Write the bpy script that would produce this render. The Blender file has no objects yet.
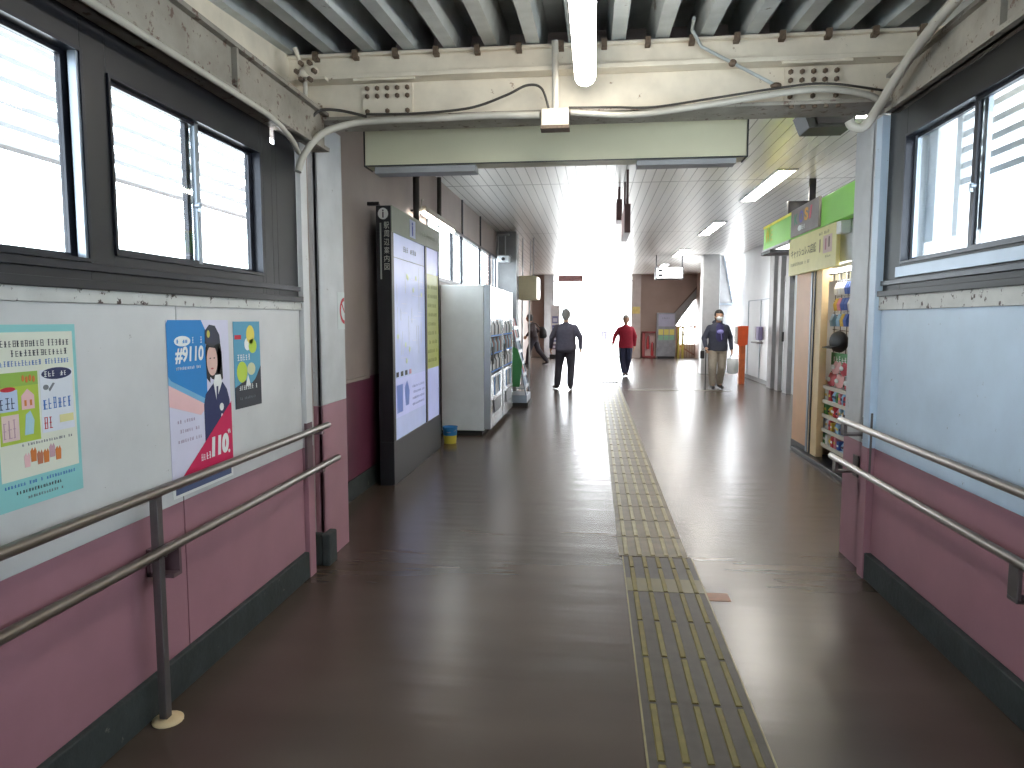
import bpy, math, random
from mathutils import Vector, Matrix, Quaternion

random.seed(7)
scene = bpy.context.scene
COL = scene.collection
PI = math.pi

# ------------------------------------------------------------------ colour and materials
def lin(v):
    v /= 255.0
    return v / 12.92 if v <= 0.04045 else ((v + 0.055) / 1.055) ** 2.4

def rgb(r, g, b):
    return (lin(r), lin(g), lin(b), 1.0)

MATS = {}

def base_mat(name):
    m = bpy.data.materials.new(name)
    m.use_nodes = True
    nt = m.node_tree
    b = nt.nodes["Principled BSDF"]
    return m, nt, b

def node(nt, t, **k):
    n = nt.nodes.new(t)
    for a, v in k.items():
        setattr(n, a, v)
    return n

def ramp(nt, src, p0, p1, c0=(0, 0, 0, 1), c1=(1, 1, 1, 1)):
    r = node(nt, 'ShaderNodeValToRGB')
    r.color_ramp.elements[0].position = p0
    r.color_ramp.elements[1].position = p1
    r.color_ramp.elements[0].color = c0
    r.color_ramp.elements[1].color = c1
    nt.links.new(src, r.inputs[0])
    return r.outputs[0]

def mixc(nt, fac, a, b, mode='MIX'):
    n = node(nt, 'ShaderNodeMix', data_type='RGBA', blend_type=mode)
    if isinstance(fac, (int, float)):
        n.inputs[0].default_value = fac
    else:
        nt.links.new(fac, n.inputs[0])
    for i, v in ((6, a), (7, b)):
        if isinstance(v, tuple):
            n.inputs[i].default_value = v
        else:
            nt.links.new(v, n.inputs[i])
    return n.outputs[2]

def noise(nt, vec, scale, detail=3.0, rough=0.55):
    n = node(nt, 'ShaderNodeTexNoise')
    n.inputs['Scale'].default_value = scale
    n.inputs['Detail'].default_value = detail
    n.inputs['Roughness'].default_value = rough
    nt.links.new(vec, n.inputs['Vector'])
    return n.outputs['Fac']

def pos(nt, sx=1, sy=1, sz=1):
    g = node(nt, 'ShaderNodeNewGeometry')
    mp = node(nt, 'ShaderNodeMapping')
    mp.inputs['Scale'].default_value = (sx, sy, sz)
    nt.links.new(g.outputs['Position'], mp.inputs['Vector'])
    return mp.outputs[0]

def mat(name, col, rough=0.5, metal=0.0, var=0.12, vscale=6.0, bump=0.0, bscale=40.0,
        spots=0.0, spot_col=(70, 45, 35), spot_scale=14.0, emit=0.0, emit_col=None, spec=0.5):
    """plain procedural surface: base colour with cloudy variation, optional rust or dirt spots, optional bump"""
    if name in MATS:
        return MATS[name]
    m, nt, b = base_mat(name)
    c = rgb(*col)
    p = pos(nt)
    f = noise(nt, p, vscale, 4)
    dark = tuple(x * (1 - var * 1.6) for x in c[:3]) + (1,)
    lite = tuple(min(1, x * (1 + var)) for x in c[:3]) + (1,)
    cc = ramp(nt, f, 0.3, 0.7, dark, lite)
    if spots > 0:
        s = noise(nt, p, spot_scale, 6, 0.7)
        fac = ramp(nt, s, 0.70 - spots * 0.2, 0.74 - spots * 0.2)
        cc = mixc(nt, fac, cc, rgb(*spot_col))
    nt.links.new(cc, b.inputs['Base Color'])
    b.inputs['Roughness'].default_value = rough
    b.inputs['Metallic'].default_value = metal
    b.inputs['Specular IOR Level'].default_value = spec
    if bump > 0:
        bn = node(nt, 'ShaderNodeBump')
        bn.inputs['Strength'].default_value = bump
        bn.inputs['Distance'].default_value = 0.01
        nt.links.new(noise(nt, p, bscale, 3), bn.inputs['Height'])
        nt.links.new(bn.outputs[0], b.inputs['Normal'])
    if emit > 0:
        b.inputs['Emission Color'].default_value = rgb(*(emit_col or col))
        b.inputs['Emission Strength'].default_value = emit
    MATS[name] = m
    return m

def flat(r, g, b, rough=0.6, emit=0.0):
    n = 'print_%d_%d_%d_%d' % (r, g, b, int(emit * 100))
    return mat(n, (r, g, b), rough, var=0.03, emit=emit)

# painted metal wall panels
M_white = mat('white_wall_paint', (208, 208, 208), 0.42, var=0.06, vscale=3, spots=0.12, spot_col=(128, 120, 116), spot_scale=26, bump=0.06, bscale=9)
M_white_r = mat('white_wall_paint_sky_tint', (200, 219, 238), 0.42, var=0.06, vscale=3, spots=0.12, spot_col=(120, 125, 132), spot_scale=26, bump=0.06, bscale=9)  # bluish sky light on the right wall is mixed into its white
M_pink = mat('pink_wall_paint', (163, 117, 129), 0.45, var=0.06, vscale=3, spots=0.03, spot_col=(130, 88, 98), spot_scale=20, bump=0.06, bscale=9)
M_sill = mat('rusted_sill_paint', (200, 200, 196), 0.5, var=0.08, spots=0.6, spot_col=(62, 44, 38), spot_scale=19)
M_black = mat('black_window_panel', (27, 28, 34), 0.42, var=0.1, vscale=4)
M_black_r = mat('black_window_panel_warm', (20, 19, 19), 0.42, var=0.1, vscale=4)
M_alu = mat('dark_aluminium', (38, 40, 49), 0.32, 0.35, var=0.06)
M_alu_lt = mat('grey_aluminium', (150, 160, 172), 0.35, 0.55, var=0.05)
M_curb = mat('green_grey_curb', (52, 58, 58), 0.7, var=0.2, spots=0.25, spot_col=(110, 110, 100), bump=0.3)
M_cream = mat('cream_steel_paint', (214, 205, 188), 0.5, var=0.08, spots=0.26, spot_col=(142, 118, 96), spot_scale=9, bump=0.05)
M_rustbeam = mat('rusty_grey_beam', (142, 136, 126), 0.6, var=0.16, spots=0.6, spot_col=(96, 76, 66), spot_scale=17, bump=0.3, bscale=30)
M_bolt = mat('rusty_bolt', (104, 88, 74), 0.6, 0.3, var=0.2, vscale=60)
M_pipe = mat('grey_conduit', (176, 172, 162), 0.5, var=0.1, spots=0.2, spot_col=(110, 95, 80))
M_cable = mat('dark_cable', (52, 48, 44), 0.6)
M_galv = mat('galvanised_deck', (176, 182, 182), 0.40, 0.25, var=0.22, vscale=2.5, spots=0.22, spot_col=(110, 106, 98), spot_scale=5, bump=0.05, bscale=8)
M_steel = mat('brushed_rail_steel', (124, 116, 108), 0.34, 0.85, var=0.06, vscale=12)
M_post = mat('dull_post_steel', (104, 98, 98), 0.42, 0.6, var=0.1)
M_brkt = mat('pink_bracket_paint', (100, 76, 82), 0.5, var=0.1)
M_beige = mat('beige_sign_panel', (186, 182, 156), 0.5, var=0.05, vscale=2)
M_wallhall = mat('taupe_wall_paint', (160, 146, 140), 0.5, var=0.07, vscale=2)
M_magenta = mat('maroon_wall_paint', (110, 54, 74), 0.4, var=0.1, vscale=4)
M_brown = mat('pinkish_brown_wall', (160, 138, 128), 0.55, var=0.06, vscale=1.5)
M_colgrey = mat('grey_column_paint', (140, 140, 142), 0.5, var=0.08)
M_colwhite = mat('pale_column_paint', (196, 198, 200), 0.45, var=0.06, spots=0.12, spot_col=(130, 125, 120))
M_charcoal = mat('charcoal_board_frame', (34, 34, 38), 0.4, var=0.06)
M_hdr = mat('sage_board_header', (118, 128, 108), 0.45, var=0.05)
M_vend = mat('white_machine_body', (232, 238, 240), 0.32, var=0.03)
M_vendfront = mat('silver_machine_front', (196, 202, 208), 0.22, 0.5, var=0.05)
M_lit = mat('lit_display', (255, 255, 255), 0.4, var=0.0, emit=1.6)
M_lamp = mat('lamp_tube', (255, 249, 238), 0.4, var=0.0, emit=20.0)
M_celllamp = mat('ceiling_lamp_panel', (255, 250, 242), 0.4, var=0.0, emit=34.0)
M_rubber = mat('dark_rubber', (30, 30, 32), 0.6)
M_gold = mat('wood_orange_panel', (206, 158, 116), 0.45, var=0.06, vscale=3)
M_creampillar = mat('cream_pillar', (226, 200, 156), 0.5, var=0.05)
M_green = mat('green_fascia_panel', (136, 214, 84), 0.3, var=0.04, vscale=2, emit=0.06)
M_orange = mat('orange_paint', (226, 92, 44), 0.4, var=0.06)
M_whitepanel = mat('white_hall_panel', (226, 230, 234), 0.3, var=0.04, vscale=2)
M_plaza = mat('pale_plaza_paving', (190, 188, 184), 0.8, var=0.1)
M_concrete = mat('far_concrete', (225, 226, 228), 0.8, var=0.1)
M_louvre = mat('pale_louvre', (176, 180, 184), 0.5, var=0.05)
M_yellow = mat('yellow_tactile_bar', (122, 110, 58), 0.55, var=0.12, vscale=20, spots=0.2, spot_col=(110, 96, 60))
M_yellowtile = mat('worn_yellow_tile', (150, 138, 98), 0.42, var=0.16, vscale=9, spots=0.25, spot_col=(112, 100, 76), spot_scale=18)
M_tilebed = mat('worn_tile_bed', (112, 100, 78), 0.45, var=0.18, vscale=9, spots=0.2, spot_col=(104, 92, 72), spot_scale=18)
M_dull = mat('grey_tactile_base', (70, 62, 54), 0.5, var=0.2, vscale=14)
M_skin = mat('skin', (205, 160, 132), 0.55, var=0.04)
M_lips = mat('lip_skin', (160, 96, 90), 0.5, var=0.04)

def glass_mat():
    m, nt, b = base_mat('window_glass')
    nt.nodes.remove(b)
    out = nt.nodes['Material Output']
    t = node(nt, 'ShaderNodeBsdfTransparent')
    t.inputs[0].default_value = (0.72, 0.75, 0.76, 1)
    g = node(nt, 'ShaderNodeBsdfGlossy')
    g.inputs['Roughness'].default_value = 0.03
    lw = node(nt, 'ShaderNodeLayerWeight')
    lw.inputs[0].default_value = 0.5
    pw = node(nt, 'ShaderNodeMath', operation='POWER'); pw.inputs[1].default_value = 4.0
    nt.links.new(lw.outputs['Facing'], pw.inputs[0])
    fr = node(nt, 'ShaderNodeMath', operation='MULTIPLY_ADD'); fr.inputs[1].default_value = 0.6; fr.inputs[2].default_value = 0.03
    nt.links.new(pw.outputs[0], fr.inputs[0])
    mx = node(nt, 'ShaderNodeMixShader')
    nt.links.new(fr.outputs[0], mx.inputs[0])
    nt.links.new(t.outputs[0], mx.inputs[1])
    nt.links.new(g.outputs[0], mx.inputs[2])
    nt.links.new(mx.outputs[0], out.inputs[0])
    return m
M_glass = glass_mat()

def floor_mat():
    m, nt, b = base_mat('brown_epoxy_floor')
    p = pos(nt)
    f = noise(nt, pos(nt, 0.6, 1.6, 1), 1.2, 2, 0.5)
    cc = ramp(nt, f, 0.2, 0.8, rgb(74, 63, 55), rgb(92, 79, 71))
    nt.links.new(cc, b.inputs['Base Color'])
    b.inputs['Roughness'].default_value = 0.27
    p2 = pos(nt, 0.7, 4.2, 1)
    bn = node(nt, 'ShaderNodeBump')
    bn.inputs['Strength'].default_value = 0.2
    bn.inputs['Distance'].default_value = 0.02
    nt.links.new(noise(nt, p2, 1.3, 2), bn.inputs['Height'])
    nt.links.new(bn.outputs[0], b.inputs['Normal'])
    return m
M_floor = floor_mat()

def ceil_mat():
    m, nt, b = base_mat('white_metal_ceiling')
    g = node(nt, 'ShaderNodeNewGeometry')
    sep = node(nt, 'ShaderNodeSeparateXYZ')
    nt.links.new(g.outputs['Position'], sep.inputs[0])
    def frac(src, period):
        d = node(nt, 'ShaderNodeMath', operation='DIVIDE'); d.inputs[1].default_value = period
        nt.links.new(src, d.inputs[0])
        fr = node(nt, 'ShaderNodeMath', operation='FRACT')
        nt.links.new(d.outputs[0], fr.inputs[0])
        return fr.outputs[0]
    gx = frac(sep.outputs[0], 0.12)
    sh = node(nt, 'ShaderNodeMath', operation='ADD'); sh.inputs[1].default_value = 1.1
    nt.links.new(sep.outputs[1], sh.inputs[0])
    gy = frac(sh.outputs[0], 5.3)
    lx = node(nt, 'ShaderNodeMath', operation='LESS_THAN'); lx.inputs[1].default_value = 0.10
    nt.links.new(gx, lx.inputs[0])
    ly = node(nt, 'ShaderNodeMath', operation='LESS_THAN'); ly.inputs[1].default_value = 0.008
    nt.links.new(gy, ly.inputs[0])
    mx = node(nt, 'ShaderNodeMath', operation='MAXIMUM')
    nt.links.new(lx.outputs[0], mx.inputs[0]); nt.links.new(ly.outputs[0], mx.inputs[1])
    cc = mixc(nt, mx.outputs[0], rgb(222, 220, 216), rgb(150, 146, 142))
    nt.links.new(cc, b.inputs['Base Color'])
    b.inputs['Roughness'].default_value = 0.33
    b.inputs['Metallic'].default_value = 0.25
    bn = node(nt, 'ShaderNodeBump')
    bn.inputs['Strength'].default_value = 0.25
    bn.inputs['Distance'].default_value = 0.01
    bn.invert = True
    nt.links.new(mx.outputs[0], bn.inputs['Height'])
    nt.links.new(bn.outputs[0], b.inputs['Normal'])
    return m
M_ceil = ceil_mat()

# ------------------------------------------------------------------ mesh builder
ORIG = {}

class MB:
    def __init__(self):
        self.v = []; self.f = []; self.m = []; self.s = []; self.mats = []
    def mi(self, m):
        if m not in self.mats:
            self.mats.append(m)
        return self.mats.index(m)
    def add(self, verts, faces, m, smooth=False):
        n = len(self.v); k = self.mi(m)
        self.v += [Vector(p) for p in verts]
        for f in faces:
            self.f.append([i + n for i in f]); self.m.append(k); self.s.append(smooth)
        return self
    def box(self, x0, x1, y0, y1, z0, z1, m):
        x0, x1 = min(x0, x1), max(x0, x1); y0, y1 = min(y0, y1), max(y0, y1); z0, z1 = min(z0, z1), max(z0, z1)
        v = [(x0, y0, z0), (x1, y0, z0), (x1, y1, z0), (x0, y1, z0), (x0, y0, z1), (x1, y0, z1), (x1, y1, z1), (x0, y1, z1)]
        return self.add(v, [(3, 2, 1, 0), (4, 5, 6, 7), (0, 1, 5, 4), (1, 2, 6, 5), (2, 3, 7, 6), (3, 0, 4, 7)], m)
    def prism(self, poly, axis, a0, a1, m, smooth=False):
        def P(p, a):
            return {'x': (a, p[0], p[1]), 'y': (p[0], a, p[1]), 'z': (p[0], p[1], a)}[axis]
        n = len(poly)
        v = [P(p, a0) for p in poly] + [P(p, a1) for p in poly]
        fs = [tuple(range(n))[::-1], tuple(range(n, 2 * n))]
        k = len(self.f)
        self.add(v, fs, m)
        self.add(v, [(i, (i + 1) % n, (i + 1) % n + n, i + n) for i in range(n)], m, smooth)
        return self
    def tube(self, pts, r, m, n=10, r1=None):
        pts = [Vector(p) for p in pts]
        rs = [r] * len(pts) if not isinstance(r, (list, tuple)) else list(r)
        if r1 is not None:
            rs = [r + (r1 - r) * i / (len(pts) - 1) for i in range(len(pts))]
        t0 = (pts[1] - pts[0]).normalized()
        a = Vector((0, 0, 1)) if abs(t0.z) < 0.9 else Vector((1, 0, 0))
        u = t0.cross(a).normalized()
        vs = []
        prev = t0
        for i, p in enumerate(pts):
            if i == 0: t = t0
            elif i == len(pts) - 1: t = (pts[i] - pts[i - 1]).normalized()
            else: t = ((pts[i + 1] - p).normalized() + (p - pts[i - 1]).normalized()).normalized()
            q = prev.rotation_difference(t)
            u = (q @ u).normalized(); prev = t
            w = t.cross(u)
            for k in range(n):
                an = 2 * PI * k / n
                vs.append(p + (u * math.cos(an) + w * math.sin(an)) * rs[i])
        fs = []
        for i in range(len(pts) - 1):
            for k in range(n):
                fs.append((i * n + k, i * n + (k + 1) % n, (i + 1) * n + (k + 1) % n, (i + 1) * n + k))
        self.add(vs, fs, m, True)
        self.add(vs[:n], [tuple(range(n))[::-1]], m)
        self.add(vs[-n:], [tuple(range(n))], m)
        return self
    def lathe(self, c, prof, m, n=20, axis='z', smooth=True):
        vs = []
        for r, h in prof:
            for k in range(n):
                a = 2 * PI * k / n
                x, y = r * math.cos(a), r * math.sin(a)
                d = {'z': (x, y, h), 'x': (h, x, y), 'y': (y, h, x)}[axis]
                vs.append((c[0] + d[0], c[1] + d[1], c[2] + d[2]))
        fs = []
        for i in range(len(prof) - 1):
            for k in range(n):
                fs.append((i * n + k, i * n + (k + 1) % n, (i + 1) * n + (k + 1) % n, (i + 1) * n + k))
        self.add(vs, fs, m, smooth)
        self.add(vs[:n], [tuple(range(n))[::-1]], m)
        self.add(vs[-n:], [tuple(range(n))], m)
        return self
    def ell(self, c, r, m, nu=16, nv=10, q=None):
        vs = []; fs = []
        c = Vector(c)
        for j in range(nv + 1):
            th = PI * j / nv
            for i in range(nu):
                a = 2 * PI * i / nu
                p = Vector((r[0] * math.sin(th) * math.cos(a), r[1] * math.sin(th) * math.sin(a), -r[2] * math.cos(th)))
                vs.append(c + (q @ p if q else p))
        for j in range(nv):
            for i in range(nu):
                a, b_, d, e = j * nu + i, j * nu + (i + 1) % nu, (j + 1) * nu + (i + 1) % nu, (j + 1) * nu + i
                if j == 0: fs.append((a, d, e))
                elif j == nv - 1: fs.append((a, b_, e))
                else: fs.append((a, b_, d, e))
        return self.add(vs, fs, m, True)
    def loft(self, secs, m, n=20):
        """secs: (cx, cy, z, rx, ry) stacked ellipses"""
        vs = []
        for cx, cy, z, rx, ry in secs:
            for k in range(n):
                a = 2 * PI * k / n
                vs.append((cx + rx * math.cos(a), cy + ry * math.sin(a), z))
        fs = []
        for i in range(len(secs) - 1):
            for k in range(n):
                fs.append((i * n + k, i * n + (k + 1) % n, (i + 1) * n + (k + 1) % n, (i + 1) * n + k))
        fs += [tuple(range(n))[::-1], tuple(range((len(secs) - 1) * n, len(secs) * n))]
        return self.add(vs, fs, m, True)
    def seg(self, p0, r0, p1, r1, m):
        """tapered limb with round ends"""
        p0, p1 = Vector(p0), Vector(p1)
        d = p1 - p0; L = d.length; t = d / L
        pts = []; rs = []
        for k in range(5):
            a = PI / 2 * (k / 4)
            pts.append(p0 - t * (r0 * math.cos(a))); rs.append(max(0.0008, r0 * math.sin(a)))
        for k in range(1, 5):
            pts.append(p0 + d * (k / 5)); rs.append(r0 + (r1 - r0) * k / 5)
        for k in range(5):
            a = PI / 2 * (1 - k / 4)
            pts.append(p1 + t * (r1 * math.cos(a))); rs.append(max(0.0008, r1 * math.sin(a)))
        return self.tube(pts, rs, m, 14)
    def mesh(self, name, o):
        me = bpy.data.meshes.new(name)
        me.from_pydata([v - o for v in self.v], [], self.f)
        for m in self.mats: me.materials.append(m)
        me.polygons.foreach_set('material_index', self.m)
        me.polygons.foreach_set('use_smooth', self.s)
        me.update()
        return me
    def build(self, name, parent=None, bevel=0.0):
        if parent is not None:
            o = ORIG[parent.name]
        else:
            xs = [v.x for v in self.v]; ys = [v.y for v in self.v]; zs = [v.z for v in self.v]
            o = Vector(((min(xs) + max(xs)) / 2, (min(ys) + max(ys)) / 2, min(zs)))
        ob = bpy.data.objects.new(name, self.mesh(name, o))
        COL.objects.link(ob)
        if parent is not None: ob.parent = parent
        else: ob.location = o
        ORIG[ob.name] = o
        if bevel > 0:
            b = ob.modifiers.new('soft_edges', 'BEVEL')
            b.width = bevel; b.segments = 2; b.limit_method = 'ANGLE'; b.angle_limit = math.radians(50)
        return ob

def tag(o, label, cat, group=None, kind=None):
    o['label'] = label; o['category'] = cat
    if group: o['group'] = group
    if kind: o['kind'] = kind
    return o

def thing(name, label, cat, loc, group=None):
    e = bpy.data.objects.new(name, None)
    e.empty_display_size = 0.1
    COL.objects.link(e)
    e.location = loc
    ORIG[e.name] = Vector(loc)
    return tag(e, label, cat, group)

def struct(mb, name, parent=None, bevel=0.0, label=None, cat=None):
    o = mb.build(name, parent, bevel)
    if parent is None:
        o['kind'] = 'structure'
        if label: o['label'] = label
        if cat: o['category'] = cat
    return o

def copy_tree(o, parent=None):
    c = o.copy(); COL.objects.link(c)
    if parent is not None: c.parent = parent
    for ch in list(o.children): copy_tree(ch, c)
    return c

def text_mesh(body, m, origin, u, v, height, width=None, thick=0.001, bold=0.0, shear=0.0, align='LEFT'):
    """lettering as mesh faces: origin is its lower-left corner, u to the reader's right, v up"""
    cu = bpy.data.curves.new('lettering', 'FONT')
    cu.body = body; cu.size = 1.0; cu.extrude = thick / max(height, 1e-6) / 2
    cu.offset = bold; cu.shear = shear
    ob = bpy.data.objects.new('lettering_source', cu)
    COL.objects.link(ob)
    bpy.context.view_layer.update()
    me = bpy.data.meshes.new_from_object(ob.evaluated_get(bpy.context.evaluated_depsgraph_get()))
    pts = [vv.co.copy() for vv in me.vertices]
    faces = [list(p.vertices) for p in me.polygons]
    bpy.data.objects.remove(ob); bpy.data.curves.remove(cu); bpy.data.meshes.remove(me)
    mb = MB()
    if not pts: return mb
    x0 = min(p.x for p in pts); x1 = max(p.x for p in pts); y0 = min(p.y for p in pts); y1 = max(p.y for p in pts)
    sy = height / max(y1 - y0, 1e-6); sx = (width / max(x1 - x0, 1e-6)) if width else sy
    u, v = Vector(u), Vector(v); n = u.cross(v); origin = Vector(origin)
    mb.add([origin + u * ((p.x - x0) * sx) + v * ((p.y - y0) * sy) + n * (p.z * height + thick / 2) for p in pts], faces, m)
    return mb

class Sheet:
    """flat printed face: coordinates in metres from its lower-left corner"""
    def __init__(self, origin, u, v):
        self.o = Vector(origin); self.u = Vector(u); self.v = Vector(v); self.n = self.u.cross(self.v)
    def P(self, x, y, h=0.0):
        return self.o + self.u * x + self.v * y + self.n * h
    def poly(self, mb, pts, m, h0=0.0, h1=0.001):
        n = len(pts)
        vs = [self.P(x, y, h0) for x, y in pts] + [self.P(x, y, h1) for x, y in pts]
        fs = [tuple(range(n))[::-1], tuple(range(n, 2 * n))] + [(i, (i + 1) % n, (i + 1) % n + n, i + n) for i in range(n)]
        mb.add(vs, fs, m)
        return mb
    def rect(self, mb, x0, y0, x1, y1, m, h0=0.0, h1=0.001):
        return self.poly(mb, [(x0, y0), (x1, y0), (x1, y1), (x0, y1)], m, h0, h1)
    def oval(self, mb, cx, cy, rx, ry, m, h0=0.0, h1=0.001, n=20):
        return self.poly(mb, [(cx + rx * math.cos(2 * PI * k / n), cy + ry * math.sin(2 * PI * k / n)) for k in range(n)], m, h0, h1)
    def strokes(self, mb, x0, y0, x1, h, m, pitch, lift=0.001, seed=1):
        """a row of small unreadable strokes"""
        rnd = random.Random(seed); x = x0; s = min(pitch * 0.13, h * 0.16)
        while x + pitch * 0.7 < x1:
            w = pitch * rnd.uniform(0.5, 0.8)
            if rnd.random() > 0.1:
                t = y0 + h * rnd.uniform(0.8, 1.0)
                for q in range(rnd.choice((2, 3, 3))):
                    yy = y0 + (t - y0 - s) * (q / 2.0)
                    self.rect(mb, x, yy, x + w * rnd.uniform(0.7, 1.0), yy + s, m, lift, lift + 0.0004)
                for q in range(rnd.choice((1, 2, 2))):
                    xx = x + (w - s) * (rnd.random() if q else 0.5 * rnd.random())
                    self.rect(mb, xx, y0, xx + s, t, m, lift, lift + 0.0006)
            x += pitch
        return mb
    def lines(self, parent, rows):
        for i, (x0, y0, x1, h, m, pitch, lift) in enumerate(rows):
            mb = MB(); self.strokes(mb, x0, y0, x1, h, m, pitch, lift, int(y0 * 1000) + i)
            if mb.v: mb.build('printed_line', parent)
    def text(self, body, m, x, y, height, width=None, lift=0.002, **k):
        return text_mesh(body, m, self.P(x, y, lift), self.u, self.v, height, width, 0.0006, **k)

# ------------------------------------------------------------------ camera and light
F = 700.0; VX, VY = 594.0, 320.0
theta = math.atan((384 - VY) / F); psi = math.atan((VX - 512) * math.cos(theta) / F)
cd = bpy.data.cameras.new('camera'); cam = bpy.data.objects.new('camera', cd); COL.objects.link(cam)
cd.sensor_width = 36.0; cd.sensor_fit = 'HORIZONTAL'; cd.lens = F / 1024 * 36.0; cd.clip_end = 500
cam.location = (0, 0, 1.5)
fw = Vector((-math.sin(psi) * math.cos(theta), math.cos(psi) * math.cos(theta), -math.sin(theta)))
cam.rotation_euler = fw.to_track_quat('-Z', 'Y').to_euler()
scene.camera = cam

w = bpy.data.worlds.new('overcast_sky'); scene.world = w; w.use_nodes = True
bg = w.node_tree.nodes['Background']
bg.inputs[0].default_value = (0.91, 0.96, 1.0, 1); bg.inputs[1].default_value = 14.0

vs = scene.view_settings
vs.view_transform = 'Standard'; vs.look = 'None'; vs.gamma = 1.0; vs.use_curve_mapping = False; vs.exposure = 0.55
cy = scene.cycles
cy.max_bounces = 8; cy.diffuse_bounces = 4; cy.glossy_bounces = 4; cy.transmission_bounces = 4; cy.transparent_max_bounces = 12
cy.sample_clamp_indirect = 6.0; cy.caustics_reflective = False; cy.caustics_refractive = False

# ------------------------------------------------------------------ floor, roof, near corridor
mb = MB().box(-6.0, 4.1, -5.0, 28.9, -0.12, 0.0, M_floor)
struct(mb, 'floor', label='brown glossy epoxy floor of the station passage', cat='floor')

# corrugated roof deck over the near corridor
def roof_z(y): return 3.035 + 0.075 * (max(y, 2.5) - 4.1)
prof = []
x = -1.80
pitch = 0.235
while x < 1.90:
    prof += [(x, 0.0), (x + 0.075, 0.0), (x + 0.10, 0.17), (x + 0.21, 0.17)]
    x += pitch
mb = MB()
ya, yb = 2.5, 4.42
vv = []; ff = []
for (px_, pz_) in prof:
    vv += [(px_, ya, roof_z(ya) + pz_), (px_, yb, roof_z(yb) + pz_)]
for i in range(len(prof) - 1):
    ff.append((2 * i, 2 * i + 1, 2 * i + 3, 2 * i + 2))
n0 = len(vv)
for (px_, pz_) in prof:
    vv += [(px_, ya, roof_z(ya) + pz_ + 0.012), (px_, yb, roof_z(yb) + pz_ + 0.012)]
for i in range(len(prof) - 1):
    ff.append((n0 + 2 * i + 2, n0 + 2 * i + 3, n0 + 2 * i + 1, n0 + 2 * i))
for (px_, pz_) in prof: pass
mb.add(vv, ff, M_galv)
n0 = len(prof); v2 = []; f2 = []
for dz_ in (0.0, 0.012):
    for (px_, pz_) in prof: v2 += [(px_, -5.0, roof_z(0) + pz_ + dz_), (px_, 2.5, roof_z(0) + pz_ + dz_)]
for i in range(n0 - 1):
    f2.append((2 * i, 2 * i + 1, 2 * i + 3, 2 * i + 2))
    f2.append((2 * n0 + 2 * i + 2, 2 * n0 + 2 * i + 3, 2 * n0 + 2 * i + 1, 2 * n0 + 2 * i))
mb.add(v2, f2, M_galv)
struct(mb, 'ceiling', label='corrugated galvanised roof deck over the near passage', cat='ceiling')

# cream boards closing the gap between eave beam and deck
for side, sx in (('left', -1), ('right', 1)):
    X = -1.78 if sx < 0 else 1.84
    mb = MB().box(X, X + 0.05 * sx, -5.0, 4.1, 2.60, 3.10, M_cream)
    struct(mb, 'trim_' + ('1' if sx < 0 else '2'), label='cream board between rusty eave beam and roof deck, %s side' % side, cat='trim')

# eave beams: rolled section with flanges
def eave(name, X, sx, zb, zt):
    mb = MB()
    w_ = 0.20
    mb.box(X, X + sx * w_, -5.0, 4.06, zb, zb + 0.022, M_rustbeam)
    mb.box(X + sx * 0.03, X + sx * 0.05, -5.0, 4.06, zb, zt, M_rustbeam)
    mb.box(X, X + sx * w_, -5.0, 4.06, zt - 0.02, zt, M_rustbeam)
    for yy in (1.2, 3.0):
        mb.box(X + sx * 0.004, X + sx * 0.05, yy, yy + 0.02, zb, zt, M_rustbeam)
    o = mb.build(name); o['kind'] = 'structure'
    return o
eave('beam_left', -1.55, -1, 2.48, 2.70)
eave('beam_right', 1.53, 1, 2.60, 2.80)

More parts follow.
